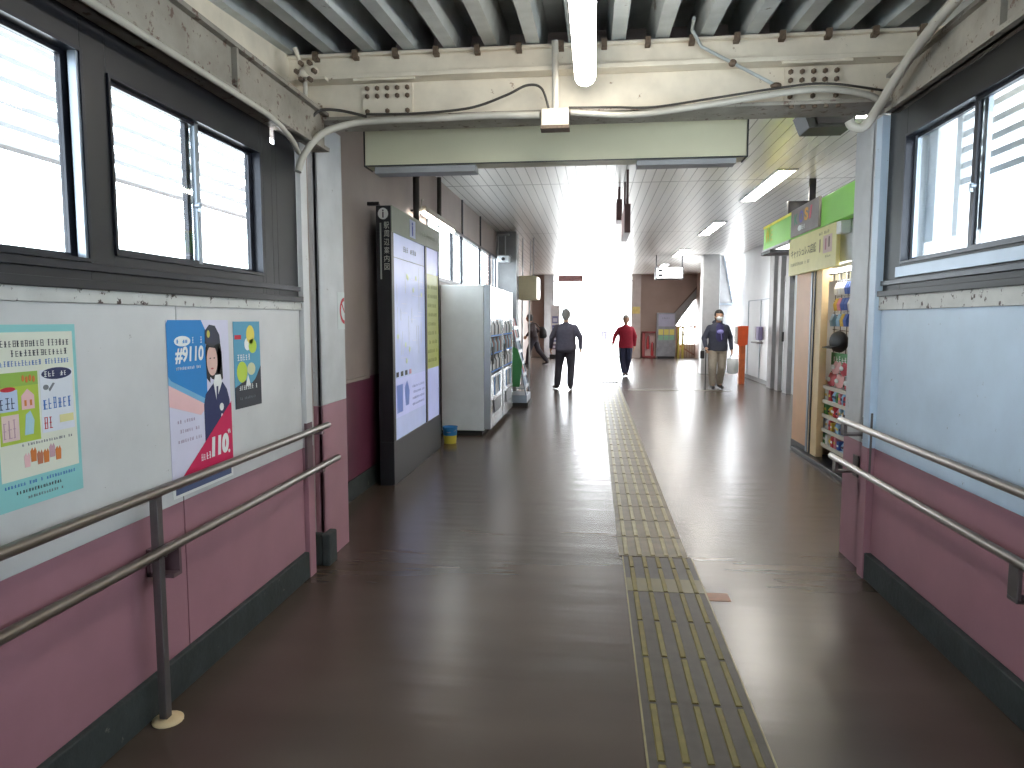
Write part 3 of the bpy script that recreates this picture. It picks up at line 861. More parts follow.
S.oval(mb, 0.385, 0.315, 0.017, 0.017, K_white, 0.0024, 0.0028); S.oval(mb, 0.385, 0.275, 0.007, 0.01, K_white, 0.0024, 0.0028)
mb.build('portrait', p2)
mb = MB(); S.poly(mb, [(0.06, 0.06), (0.466, 0.33), (0.466, 0.06)], K_mag, 0.0032, 0.0040); mb.build('crimson_corner', p2)
S.text('110', K_white, 0.285, 0.105, 0.088, 0.145, 0.0046, bold=0.07, shear=0.1).build('headline', p2)
mb = MB(); S.oval(mb, 0.432, 0.108, 0.008, 0.008, K_white, 0.004, 0.0046)
for k in range(2): S.poly(mb, [(0.425 + 0.012 * k, 0.20), (0.431 + 0.012 * k, 0.21 ), (0.437 + 0.012 * k, 0.19), (0.433 + 0.012 * k, 0.187)], K_white, 0.004, 0.0046)
mb.build('ring_mark', p2)
S.lines(p2, [(0.205, 0.105, 0.28, 0.03, K_white, 0.02, 0.0042)] + [(0.05, z, e, 0.014, flat(170, 150, 176), 0.016, 0.0014) for z, e in ((0.285, 0.19), (0.245, 0.22), (0.205, 0.225))])
mb = MB(); S.rect(mb, 0.02, 0.0, 0.45, 0.028, flat(84, 96, 132), 0.0, 0.0018); S.rect(mb, 0.0, -0.012, 0.466, 0.06, K_white, 0.0, 0.0012); mb.build('bottom_strip', p2)

# small landscape poster
S = poster(3.056, 3.312, 1.085, 1.494)
W, Hh = 0.256, 0.408
mb = MB(); S.rect(mb, 0, 0, W, Hh, flat(92, 160, 190), 0, 0.0012)
p3 = tag(mb.build('poster'), 'small dark based blue poster beside the uniformed woman poster', 'poster')
mb = MB(); S.poly(mb, [(0, 0), (W, 0), (W, 0.19), (0.20, 0.13), (0.16, 0.11), (0.1, 0.13), (0, 0.10)], K_coal, 0.0012, 0.0016)
S.oval(mb, 0.16, 0.345, 0.04, 0.045, K_yel, 0.0012, 0.0018); S.oval(mb, 0.18, 0.29, 0.04, 0.035, K_lime, 0.0012, 0.0018); S.oval(mb, 0.13, 0.30, 0.03, 0.03, K_white, 0.0012, 0.0017)
S.oval(mb, 0.07, 0.17, 0.05, 0.05, K_lime, 0.0016, 0.002); S.oval(mb, 0.16, 0.18, 0.04, 0.03, flat(206, 210, 170), 0.0016, 0.002)
S.rect(mb, 0.01, 0.325, 0.07, 0.345, K_red, 0.0012, 0.0018)
S.poly(mb, [(0.10, 0.10), (0.125, 0.155), (0.15, 0.10)], K_white, 0.0016, 0.0022)
mb.build('artwork', p3)
S.lines(p3, [(0.03, 0.225, 0.16, 0.03, K_white, 0.026, 0.002), (0.02, 0.085, 0.22, 0.025, K_white, 0.02, 0.0022), (0.03, 0.04, 0.22, 0.012, K_grey, 0.014, 0.002)])

# no-smoking style round sticker on the column flange
S = Sheet((-1.6335, 4.35, 1.44), (0, 1, 0), (0, 0, 1))
mb = MB(); S.rect(mb, 0, 0, 0.125, 0.24, flat(206, 212, 212), 0, 0.001)
st = tag(mb.build('sticker'), 'pale sticker with part of a red ring on the white column by posters', 'sticker')
mb = MB()
n = 16
for k in range(n):
    a, b = PI / 2 + PI * k / n, PI / 2 + PI * (k + 1) / n
    S.poly(mb, [(0.12 + 0.082 * math.cos(a), 0.12 + 0.085 * math.sin(a)), (0.12 + 0.082 * math.cos(b), 0.12 + 0.085 * math.sin(b)), (0.12 + 0.06 * math.cos(b), 0.12 + 0.063 * math.sin(b)), (0.12 + 0.06 * math.cos(a), 0.12 + 0.063 * math.sin(a))], K_red, 0.001, 0.0016)
S.poly(mb, [(0.068, 0.165), (0.078, 0.172), (0.122, 0.12), (0.122, 0.105)], K_red, 0.001, 0.0016)
mb.build('ring_mark', st)
S = Sheet((1.587, 4.235, 0.95), (0, -1, 0), (0, 0, 1))
mb = MB(); S.rect(mb, 0, 0, 0.05, 0.085, flat(206, 150, 156), 0, 0.001)
st = tag(mb.build('sticker'), 'tiny pinkish sticker on the white column end above handrail by the shop', 'sticker')
mb = MB(); S.rect(mb, 0.008, 0.045, 0.042, 0.078, K_white, 0.001, 0.0014); S.rect(mb, 0.012, 0.012, 0.038, 0.03, K_white, 0.001, 0.0014); mb.build('print', st)

# ------------------------------------------------------------------ tactile paving
# near run: separate yellow bars stuck on the floor
r = thing('tactile_guide_strip', 'yellow guide bars glued to the brown floor between the two handrails', 'tactile paving', (0.41, 3.2, 0))
mb = MB().box(0.195, 0.628, 1.4, 4.395, 0.0, 0.0015, M_dull); mb.build('base', r)
mb = MB()
y = 1.53
while y < 4.3:
    for k in range(5):
        x = 0.245 + k * 0.083
        y1 = min(y + 0.368, 4.39)
        mb.prism([(x - 0.014, 0.0015), (x + 0.014, 0.0015), (x + 0.010, 0.0065), (x - 0.010, 0.0065)], 'y', y + 0.012, y1, M_yellow)
    y += 0.38
mb.build('bars', r)
mb = MB().box(0.193, 0.201, 1.4, 4.395, 0.0, 0.003, M_yellowtile); mb.box(0.622, 0.630, 1.4, 4.395, 0, 0.003, M_yellowtile); mb.build('edge_line', r)
# far run of full yellow tiles
r = thing('tactile_guide_strip', 'worn all-yellow guide tiles running down the hall to the exit', 'tactile paving', (0.39, 10, 0))
mb = MB()
y = 4.40
while y < 16.4:
    mb.box(0.175, 0.605, y + 0.003, y + 0.397, 0.0, 0.003, M_tilebed)
    y += 0.4
mb.build('tile_bed', r)
mb = MB()
y = 4.40
while y < 16.4:
    for k in range(5):
        x = 0.222 + k * 0.084
        mb.prism([(x - 0.016, 0.003), (x + 0.016, 0.003), (x + 0.011, 0.008), (x - 0.011, 0.008)], 'y', y + 0.02, y + 0.38, M_yellowtile)
    y += 0.4
mb.build('bars', r)
# dotted warning block at the end
mb = MB().box(0.13, 0.60, 16.79, 17.3, 0.0, 0.004, M_dull)
for i in range(6):
    for j in range(7):
        mb.lathe((0.17 + i * 0.078, 16.82 + j * 0.07, 0.004), [(0.022, 0), (0.016, 0.005)], M_dull, 8)
tag(mb.build('tactile_warning_block'), 'dark dotted warning block ending the yellow guide tiles', 'tactile paving')
# cross strip towards the right
mb = MB().box(0.75, 2.9, 15.1, 15.35, 0.0, 0.003, mat('faded_yellow_line', (92, 82, 62), 0.28, var=0.2, vscale=8))
tag(mb.build('floor_line'), 'faded yellow line crossing the floor near the man with a cane', 'floor marking')
mb = MB().box(0.202, 0.621, 3.82, 4.02, 0.0016, 0.0030, mat('yellow_tape', (104, 94, 54), 0.4, var=0.1))
tag(mb.build('floor_tape'), 'yellow tape laid across the guide bars on the floor', 'tape')
mb = MB().box(0.62, 0.745, 3.73, 3.84, 0.0, 0.0025, mat('orange_floor_marker', (150, 96, 60), 0.45, var=0.15, vscale=20))
tag(mb.build('floor_marker', bevel=0.001), 'small orange marker on the floor beside the guide bars', 'floor marker')

# ------------------------------------------------------------------ hall shell
HZ = 3.3
mb = MB().box(-2.1, 4.1, 4.46, 16.9, HZ, HZ + 0.12, M_ceil).box(-2.6, 4.1, 16.9, 28.9, HZ, HZ + 0.12, M_ceil)
struct(mb, 'ceiling_hall', label='pale metal strip ceiling of the hall', cat='ceiling')

# left wall of the hall: low maroon band, taupe above, window band between
mb = MB()
XW = -2.0
mb.box(XW - 0.06, XW, 4.48, 14.4, 0.17, 1.0, M_magenta)
mb.box(XW - 0.06, XW, 4.48, 14.4, 1.0, 2.02, M_wallhall)
mb.box(XW - 0.06, XW, 4.48, 8.35, 2.02, 2.78, M_wallhall)
mb.box(XW - 0.06, XW, 4.48, 14.4, 2.78, HZ, M_wallhall)
mb.box(XW, XW + 0.015, 4.50, 6.05, 0.985, 1.01, M_wallhall)
wl = struct(mb, 'wall_hall_left', label='taupe and maroon wall of the hall behind the map board', cat='wall')
mb = MB().box(XW - 0.06, XW + 0.012, 4.50, 14.4, 0.0, 0.17, M_curb)
struct(mb, 'baseboard_hall', label='dark skirting of the hall wall by the map board', cat='baseboard')
mb = MB()
divs = [8.35, 9.85, 10.6, 12.3, 13.5, 14.4]
for y in divs:
    mb.box(XW - 0.03, XW + 0.01, y - 0.03, y + 0.03, 2.02, 2.78, M_alu)
mb.box(XW - 0.06, XW + 0.015, 8.35, 14.4, 2.0, 2.05, M_alu); mb.box(XW - 0.06, XW + 0.015, 8.35, 14.4, 2.75, 2.79, M_alu)
mb.box(XW, XW + 0.02, 10.57, 10.63, 2.78, HZ, M_alu); mb.box(XW, XW + 0.02, 12.27, 12.33, 2.78, HZ, M_alu)
wf = struct(mb, 'window_13', label='bright window band above the vending machines', cat='window')
for a, b in zip(divs[:-1], divs[1:]):
    struct(MB().box(XW - 0.05, XW - 0.045, a + 0.03, b - 0.03, 2.05, 2.75, M_glass), 'pane', wf)
# grey column ending the left wall
mb = MB().box(-2.1, -1.60, 14.4, 14.95, 0.0, HZ, M_colgrey)
mb.box(-1.60, -1.585, 14.4, 14.42, 0.0, HZ, M_colwhite)
struct(mb, 'column_hall_left', label='grey square column past the vending machines', cat='column', bevel=0.01)
# side bay beyond the column
mb = MB().box(-2.6, -2.5, 16.9, 28.9, 0, HZ, M_brown)
mb.box(-2.1, -2.0, 14.9, 16.9, 0, HZ, M_brown)
mb.box(-2.6, -2.0, 16.85, 16.95, 0, HZ, M_brown)
mb.box(4.0, 4.1, 22.2, 28.9, 0, HZ, M_brown)  # right-hand pieces added to cut light pouring in beside the exit
mb.box(4.0, 4.1, 20.45, 22.2, 0, 1.6, M_brown)
struct(mb, 'wall_bay_and_light_stop', label='brown wall of the side bay, with right-hand pieces added to cut the light', cat='wall')
# far wall with the bright exit
YF = 28.5
mb = MB()
mb.box(-2.6, -1.62, YF, YF + 0.25, 0, HZ, M_brown)
# right piece with the slanting stair underside cut out
mb.prism([(1.47, 0), (3.25, 0), (3.25, 1.30), (3.44, 1.62), (4.1, 2.55), (4.1, HZ), (1.47, HZ)], 'y', YF, YF + 0.25, M_brown)
fwall = struct(mb, 'wall_far', label='pinkish brown end wall around the bright exit', cat='wall')
sl = math.atan2(1.37, 1.21)
mb = MB().prism([(3.0, 1.30), (3.25, 1.30), (3.46, 1.62), (4.1, 2.50), (4.1, 2.86), (3.04, 1.66)], 'y', YF - 0.06, YF, M_colgrey)
mb.prism([(3.0, 1.62), (3.06, 1.66), (4.1, 2.83), (4.1, 2.93)], 'y', YF - 0.10, YF - 0.06, mat('dark_brown_stringer', (104, 84, 78), 0.5))
struct(mb, 'stair_stringer', fwall)
mb = MB().box(-1.98, -1.60, 28.1, YF, 0, HZ, M_colwhite)
struct(mb, 'column_exit_left', label='pale column left of the exit', cat='column')
mb = MB().box(1.47, 1.83, 28.2, YF, 0, HZ, mat('pale_exit_column', (188, 176, 172), 0.5, var=0.05))
struct(mb, 'column_exit_right', label='pale column right of the exit', cat='column')
mb = MB().box(-1.6, 1.47, 28.3, 28.36, 3.03, 3.07, M_colgrey)
struct(mb, 'trim_3', label='thin header bar across the exit', cat='trim')
tag(MB().box(-1.45, -0.45, 28.26, 28.34, 3.03, 3.27, mat('dim_maroon_sign', (150, 112, 112), 0.5)).build('exit_sign', bevel=0.01), 'small dull reddish sign above the bright exit', 'sign')
mb = MB().box(1.50, 1.80, 28.185, 28.2, 1.75, 2.02, mat('faded_yellow_notice', (216, 196, 120), 0.5))
tag(mb.build('notice'), 'faded yellow notice on the pale column by the exit', 'notice')
# railings in the opening under the stair
r = thing('railing', 'brown topped railing under the slanting stair beside the exit', 'railing', (3.75, YF + 0.1, 0))
M_rail = mat('brown_rail_paint', (150, 110, 100), 0.5)
MB().box(3.25, 4.1, YF + 0.05, YF + 0.15, 1.18, 1.27, M_rail).build('top_rail', r, 0.01)
MB().box(3.25, 4.1, YF + 0.08, YF + 0.12, 0.90, 0.93, M_rail).build('middle_rail', r)
mb = MB().box(3.25, 4.1, YF + 0.07, YF + 0.13, 0.0, 0.55, mat('pale_balustrade', (180, 164, 156), 0.6))
for k in range(9): mb.box(3.28 + k * 0.1, 3.30 + k * 0.1, YF + 0.055, YF + 0.07, 0.0, 0.55, M_rail)
mb.prism([(3.3, 0.5), (3.4, 0.5), (4.05, 0.1), (3.95, 0.1)], 'y', YF + 0.05, YF + 0.056, M_rail)
mb.build('balustrade', r)
for xx in (3.29, 4.06):
    MB().box(xx - 0.03, xx + 0.03, YF + 0.07, YF + 0.13, 0, 1.2, M_rail).build('post', r)
for i, xx in enumerate((3.33, 3.50)):
    o = MB().lathe((xx, 28.35, 0), [(0.055, 0.0), (0.055, 0.02), (0.045, 0.03), (0.045, 1.2), (0.02, 1.23)], mat('yellow_bollard', (196, 180, 90), 0.5), 14).build('barrier_post')
    tag(o, ('yellow barrier post next to the grey kiosk stand' if i == 0 else 'yellow barrier post nearer the pale pillar, past the kiosk stand'), 'post', 'yellow posts below the stair')

# right wall of the hall
mb = MB()
mb.box(4.0, 4.1, 4.66, 20.0, 0.0, HZ, M_whitepanel)
wr = struct(mb, 'wall_hall_right', label='white panelled wall of the hall behind the red collection post', cat='wall')
mb = MB()
for y in (16.6, 17.55, 18.9):
    mb.box(3.985, 4.0, y - 0.02, y + 0.02, 0.08, 2.0, M_alu_lt)
mb.box(3.985, 4.0, 16.6, 18.9, 1.98, 2.0, M_alu_lt)
mb.box(3.98, 4.0, 14.9, 20.0, 0.0, 0.09, M_colgrey)
struct(mb, 'panel_joints', wr)
# grey door frames on the same wall
mb = MB()
for (a, b, d) in ((14.75, 15.05, 0.10), (15.35, 15.6, 0.12), (15.85, 16.22, 0.14)):
    mb.box(4.0 - d, 4.0, a, b, 0, HZ, M_colgrey)
mb.box(3.95, 4.0, 14.75, 16.22, 2.3, 2.42, M_colgrey)
dd = struct(mb, 'door_1', label='grey framed door beyond the shop corner', cat='door', bevel=0.004)
struct(MB().box(3.965, 4.0, 15.05, 15.35, 0.02, 2.3, M_whitepanel), 'leaf', dd)
struct(MB().box(3.95, 3.97, 15.6, 15.85, 0.02, 2.3, M_alu_lt), 'leaf', dd)
struct(MB().box(3.92, 3.965, 15.24, 15.30, 1.05, 1.25, M_rubber), 'handle', dd)
# pillar and glazed screen beyond the white wall
mb = MB().box(2.98, 3.44, 20.0, 20.45, 0, HZ, M_colwhite)
struct(mb, 'column_hall_right', label='pale square pillar behind the man with a cane', cat='column', bevel=0.01)
mb = MB()
mb.box(3.44, 4.06, 20.35, 20.45, 0, 1.95, M_colgrey)
mb.prism([(3.44, 1.95), (3.85, 1.95), (3.56, 3.3), (3.44, 3.3)], 'y', 20.35, 20.45, M_colgrey)
mb.prism([(3.98, 1.95), (4.06, 1.95), (4.06, 2.4)], 'y', 20.35, 20.45, M_colgrey)
sc_ = struct(mb, 'wall_screen', label='grey screen wall with a slanting bright window beside the pillar', cat='wall')
mb = MB().prism([(3.85, 1.95), (3.89, 1.95), (3.60, 3.3), (3.56, 3.3)], 'y', 20.32, 20.35, M_alu_lt); mb.box(3.44, 4.06, 20.32, 20.35, 1.92, 1.97, M_alu_lt)
struct(mb, 'window_frame', sc_)
mb = MB().box(3.52, 3.58, 19.97, 20.0, 0.6, 1.9, M_alu_lt)

# ------------------------------------------------------------------ ceiling lamps
for i, (a, b, lab) in enumerate(((4.7, 6.7, 'unseen flush ceiling lamp added above the shop, behind the portal beam'), (8.9, 11.1, 'long flush ceiling lamp nearest the green shop fascia'), (13.4, 15.4, 'second flush ceiling lamp along the hall, between the shop and the pillar'),  # first lamp unseen, added to continue the row and brighten the hall
                                 (18.4, 20.4, 'third flush ceiling lamp, above the lit hanging sign'), (23.2, 25.2, 'farthest flush ceiling lamp close to the end wall'))):
    r = thing('ceiling_lamp', lab, 'ceiling lamp', (2.28, (a + b) / 2, HZ), 'flush ceiling lamps of the hall')
    MB().box(2.18, 2.38, a, b, HZ - 0.012, HZ - 0.002, M_celllamp).build('diffuser', r)
    mb = MB().box(2.155, 2.18, a - 0.03, b + 0.03, HZ - 0.022, HZ, M_colwhite); mb.box(2.38, 2.405, a - 0.03, b + 0.03, HZ - 0.022, HZ, M_colwhite)
    mb.box(2.18, 2.38, a - 0.03, a, HZ - 0.022, HZ, M_colwhite); mb.box(2.18, 2.38, b, b + 0.03, HZ - 0.022, HZ, M_colwhite)
    mb.build('trim', r)

# ------------------------------------------------------------------ map board
XB = -1.78; Y0, Y1 = 6.08, 8.02
r = thing('map_board', 'tall charcoal illuminated map board with sage green header against the wall', 'information board', (XB - 0.07, (Y0 + Y1) / 2, 0))
mb = MB().box(XB - 0.135, XB, Y0, Y1, 0.0, 0.40, M_charcoal)
mb.box(XB - 0.135, XB, Y0, Y0 + 0.08, 0.40, 2.28, M_charcoal)
mb.box(XB - 0.135, XB - 0.02, Y0 + 0.08, Y1, 0.40, 2.28, M_charcoal)
mb.box(XB - 0.135, XB, Y1 - 0.05, Y1, 0.40, 2.28, M_charcoal)
mb.box(XB - 0.02, XB, 7.33, 7.40, 0.40, 2.28, M_charcoal)
mb.box(XB - 0.135, XB - 0.001, Y0, Y1, 2.28, 2.50, M_charcoal)
mb.build('cabinet', r, 0.004)
MB().box(XB - 0.001, XB + 0.004, Y0 + 0.01, Y1, 2.275, 2.505, M_hdr).build('header', r)
M_map = flat(176, 190, 236, 0.25, 0.22); M_map2 = flat(186, 194, 244, 0.25, 0.25); M_mapy = flat(176, 184, 84, 0.3, 0.1)
S = Sheet((XB - 0.02, Y0 + 0.08, 0.40), (0, 1, 0), (0, 0, 1))
mb = MB(); S.rect(mb, 0, 0.0, 1.17, 1.88, M_map, 0, 0.012)
mp = mb.build('map_panel', r)
mb = MB(); S.rect(mb, 0, 1.66, 1.17, 1.665, K_grey, 0.012, 0.0135); S.rect(mb, 0.02, 0.20, 1.15, 0.56, M_map2, 0.012, 0.0125)
S.rect(mb, 0.06, 0.24, 0.26, 0.50, flat(84, 116, 196, 0.3, 0.2), 0.0125, 0.0135); S.poly(mb, [(0.36, 0.28), (0.48, 0.28), (0.50, 0.42), (0.42, 0.52), (0.33, 0.46)], flat(84, 116, 196, 0.3, 0.2), 0.0125, 0.0135)
for k in range(4): S.rect(mb, 0.05 + k * 0.15, 0.575, 0.13 + k * 0.15, 0.62, K_coal if k < 3 else flat(206, 150, 170), 0.012, 0.0135)
rnd = random.Random(4)
for k in range(26):     # street lines of the map
    y, z = rnd.uniform(0.06, 1.0), rnd.uniform(0.68, 1.58)
    if k % 2: S.rect(mb, y, z, min(1.14, y + rnd.uniform(0.1, 0.4)), z + 0.006, flat(150, 158, 200, 0.3, 0.25), 0.012, 0.0128)
    else: S.rect(mb, y, z, y + 0.008, min(1.62, z + rnd.uniform(0.1, 0.4)), flat(168, 176, 190, 0.3, 0.25), 0.012, 0.0129)
for k in range(9):
    S.oval(mb, rnd.uniform(0.1, 1.05), rnd.uniform(0.7, 1.55), 0.03, 0.025, flat(170, 186, 150, 0.3, 0.2), 0.0128, 0.0135, 10)
for z in (0.25, 0.31, 0.37, 0.43): S.strokes(mb, 0.62, z, 1.10, 0.025, flat(130, 140, 196), 0.035, 0.0128, int(z * 100))
S.strokes(mb, 0.35, 1.74, 0.85, 0.05, K_grey, 0.06, 0.0128, 5)
mb.build('map_artwork', mp)
S2 = Sheet((XB - 0.02, 7.40, 0.40), (0, 1, 0), (0, 0, 1))
mb = MB(); S2.rect(mb, 0, 0, 0.57, 1.88, M_map2, 0, 0.012)
np_ = mb.build('notice_panel', r)
mb = MB(); S2.rect(mb, 0.0, 0.57, 0.57, 1.60, M_mapy, 0.012, 0.013)
for k in range(9): S2.strokes(mb, 0.06, 0.64 + k * 0.1, 0.52, 0.04, flat(140, 148, 80), 0.05, 0.0132, 40 + k)
mb.build('yellow_notice', np_)
S3 = Sheet((XB + 0.004, Y0, 2.27), (0, 1, 0), (0, 0, 1))
mb = MB(); S3.rect(mb, 0.62, 0.03, 0.84, 0.20, flat(188, 198, 230), 0, 0.001); mb.build('icon_plate', r)
S3.text('i', flat(60, 80, 170), 0.70, 0.05, 0.13, 0.05, 0.0016, bold=0.03).build('icon_letter', r)
S3.lines(r, [(1.0, 0.09, 1.75, 0.05, flat(150, 158, 140), 0.07, 0.0012)])
# end face towards the viewer
S4 = Sheet((XB - 0.135, Y0, 0.0), (1, 0, 0), (0, 0, 1))
mb = MB(); S4.oval(mb, 0.066, 2.43, 0.046, 0.050, flat(226, 226, 222), 0, 0.002, 28); mb.build('icon_disc', r)
S4.text('i', K_dark, 0.059, 2.395, 0.07, 0.014, 0.003, bold=0.02).build('icon_letter', r)
for k, ch in enumerate('駅周辺案内図'):
    S4.text(ch, flat(210, 210, 196), 0.072, 2.30 - k * 0.072, 0.058, 0.046, 0.001).build('side_lettering', r)
mb = MB(); S4.rect(mb, 0.034, 1.86, 0.048, 2.35, flat(180, 184, 176), 0, 0.001); mb.build('side_stripe', r)
MB().box(-1.985, XB - 0.10, Y0 - 0.02, Y0, 2.515, 2.53, M_charcoal).box(-1.985, XB - 0.1, Y0 - 0.02, Y0 + 0.02, 2.50, 2.515, M_charcoal).build('wall_stay', r)

# wall lamp above the board and its conduits
r = thing('strip_lamp', 'lit strip lamp on the wall above the map board', 'lamp', (-1.9, 8.3, 2.62))
MB().box(-1.90, -1.80, 7.5, 9.1, 2.66, 2.72, mat('lamp_beige', (170, 164, 150), 0.5)).build('housing', r, 0.005)
mb = MB().tube([(-1.83, 7.48, 2.64), (-1.83, 9.08, 2.64)], 0.022, M_lamp, 12); mb.build('tube', r)
for yy in (7.6, 8.9): MB().box(-2.0, -1.86, yy, yy + 0.04, 2.68, 2.70, M_charcoal).build('bracket', r)
MB().tube([(-1.86, 7.5, 2.70), (-1.84, 7.46, 2.78), (-1.86, 7.6, 2.80)], 0.008, M_pipe).build('cable_loop', r)
run('conduit', [(-1.90, 7.46, 2.52), (-1.90, 7.46, 2.9), (-1.90, 7.50, 3.05), (-1.82, 7.58, 3.2), (-1.80, 7.60, 3.29)], 0.035, M_cable, 'black conduit rising from the map board to the ceiling', 'conduit')
run('conduit', [(-1.96, 8.85, 2.74), (-1.96, 8.86, 3.0), (-1.96, 8.87, 3.29)], 0.028, M_cable, 'dark straight conduit on the wall above the window band', 'conduit')

# small bucket between board and machine
r = tag(MB().lathe((-1.735, 8.33, 0.0), [(0.075, 0.0), (0.082, 0.10)], flat(206, 190, 70), 20).build('bucket'), 'small blue and yellow bucket on the floor beside the vending machine', 'bucket')
MB().lathe((-1.735, 8.33, 0.0), [(0.082, 0.10), (0.093, 0.20), (0.096, 0.205), (0.086, 0.203), (0.08, 0.11)], flat(46, 128, 190), 20).build('upper_half', r)
MB().tube([(-1.825, 8.33, 0.195), (-1.81, 8.28, 0.16), (-1.735, 8.235, 0.14), (-1.66, 8.28, 0.16), (-1.645, 8.33, 0.195)], 0.004, M_alu_lt).build('handle', r)

# vending machines
def vending(y0, label, loc_x=-1.32):
    r = thing('vending_machine', label, 'vending machine', (-1.66, y0 + 0.6, 0), 'white drinks machines against the hall wall')
    X1 = loc_x; X0 = -1.97; y1 = y0 + 1.18; zt = 1.95
    MB().box(X0, X1 - 0.09, y0, y1, 0.06, zt, M_vend).build('cabinet', r, 0.008)
    MB().box(X0 + 0.03, X1 - 0.12, y0 + 0.04, y1 - 0.04, 0.0, 0.06, M_rubber).build('plinth', r)
    d = MB()
    d.box(X1 - 0.09, X1, y0, y0 + 0.05, 0.08, zt, M_vendfront); d.box(X1 - 0.09, X1, y1 - 0.05, y1, 0.08, zt, M_vendfront)
    d.box(X1 - 0.09, X1, y0 + 0.05, y1 - 0.05, 0.08, 0.78, M_vendfront); d.box(X1 - 0.09, X1 - 0.06, y0 + 0.05, y1 - 0.05, 0.78, 1.50, M_white)
    dr = d.build('door', r, 0.006)
    MB().box(X1 - 0.09, X1 + 0.005, y0 + 0.05, y1 - 0.05, 1.52, zt - 0.02, M_lit).build('light_header', dr)
    for k in range(3):
        s = MB()
        z = 0.84 + k * 0.235
        s.box(X1 - 0.06, X1 - 0.005, y0 + 0.06, y1 - 0.06, z - 0.03, z - 0.005, M_alu)
        for j in range(9):
            cc = [(200, 206, 212), (120, 132, 146), (66, 72, 80), (160, 190, 212), (232, 232, 234), (150, 112, 104)][(j * 2 + k) % 6]
            s.lathe((X1 - 0.035, y0 + 0.12 + j * 0.118, z - 0.005), [(0.03, 0), (0.033, 0.02), (0.033, 0.12), (0.014, 0.16), (0.014, 0.19)], flat(*cc), 10)
        s.build('bottle_row', dr)
        b = MB()
        for j in range(9): b.box(X1 - 0.01, X1 + 0.004, y0 + 0.095 + j * 0.118, y0 + 0.145 + j * 0.118, z - 0.026, z - 0.010, flat(60, 120, 200, 0.4, 0.2))
        b.build('button_row', dr)
    MB().box(X1 - 0.03, X1 - 0.028, y0 + 0.05, y1 - 0.05, 0.80, 1.50, M_glass).build('window', dr)
    MB().box(X1, X1 + 0.012, y0 + 0.12, y0 + 0.26, 0.92, 1.15, M_rubber).build('coin_panel', dr, 0.004)
    MB().box(X1, X1 + 0.015, y0 + 0.25, y1 - 0.25, 0.26, 0.44, M_alu).build('delivery_flap', dr, 0.006)
    for j in range(4): MB().box(X1, X1 + 0.006, y0 + 0.33 + j * 0.17, y0 + 0.40 + j * 0.17, 0.5, 0.74, (flat(70, 120, 180), flat(210, 214, 220), flat(90, 96, 110), flat(150, 190, 220))[j]).build('advert_panel', dr)
    return r
vending(8.93, 'white drinks vending machine next to the map board, its blank side showing')
vending(10.2, 'second white drinks machine, between the first machine and the leaflet rack')

# leaflet rack
r = thing('leaflet_rack', 'leaflet rack with white and blue brochures and green side board past the machines', 'leaflet rack', (-1.35, 12.1, 0))
mb = MB().box(-1.62, -1.12, 11.98, 12.72, 0.0, 0.07, M_rubber).box(-1.60, -1.14, 12.0, 12.70, 0.07, 0.20, M_alu_lt); mb.build('base', r, 0.006)
mb = MB().prism([(-1.60, 0.2), (-1.56, 0.2), (-1.56, 1.5), (-1.60, 1.5)], 'y', 12.02, 12.68, M_alu_lt); mb.tube([(-1.16, 12.03, 0.2), (-1.42, 12.03, 1.56)], 0.012, M_alu_lt); mb.tube([(-1.16, 12.67, 0.2), (-1.42, 12.67, 1.56)], 0.012, M_alu_lt); mb.build('frame', r)
MB().prism([(-1.50, 0.35), (-1.27, 0.35), (-1.22, 0.75), (-1.30, 1.0), (-1.40, 1.05), (-1.50, 0.9)], 'y', 11.99, 12.015, flat(66, 140, 84)).build('side_board', r)
rnd = random.Random(9)
for k in range(6):
    z = 0.32 + k * 0.205; xf = -1.17 - k * 0.04
    t = MB().box(xf - 0.16, xf, 12.04, 12.66, z - 0.012, z, M_alu_lt).box(xf - 0.005, xf, 12.04, 12.66, z, z + 0.05, M_alu_lt).build('tier', r)
    for j in range(4):
        cc = rnd.choice([(232, 234, 238), (120, 160, 206), (200, 214, 226), (226, 232, 236), (150, 176, 196), (208, 120, 120)])
        y = 12.06 + j * 0.152
        o = MB().prism([(xf - 0.03, z + 0.001), (xf - 0.012, z + 0.001), (xf - 0.06, z + 0.185), (xf - 0.078, z + 0.185)], 'y', y, y + 0.125, flat(*cc)).build('brochure')
        tag(o, 'thin pale or blue brochure stack standing in the leaflet rack', 'brochure', 'brochures in the leaflet rack')

# security camera on the grey column
r = thing('security_camera', 'white security camera on a pipe bracket at the grey column', 'camera', (-1.83, 14.25, 2.6))
MB().tube([(-1.965, 14.32, 2.06), (-1.965, 14.32, 3.19), (-1.95, 14.3, 3.21), (-1.72, 14.25, 3.215)], 0.022, M_colwhite).build('bracket', r)
MB().tube([(-1.80, 14.26, 3.21), (-1.80, 14.26, 2.78)], 0.013, M_colwhite).build('drop_rod', r)
mb = MB().box(-1.93, -1.70, 14.05, 14.3, 2.66, 2.78, M_lit if False else M_whitepanel); mb.build('housing', r, 0.015)
MB().box(-1.95, -1.68, 14.0, 14.32, 2.78, 2.795, M_colgrey).build('sun_shield', r, 0.003)
MB().lathe((-1.815, 14.05, 2.715), [(0.035, 0.0), (0.035, -0.03), (0.02, -0.032)], M_rubber, 14, 'y').build('lens', r)

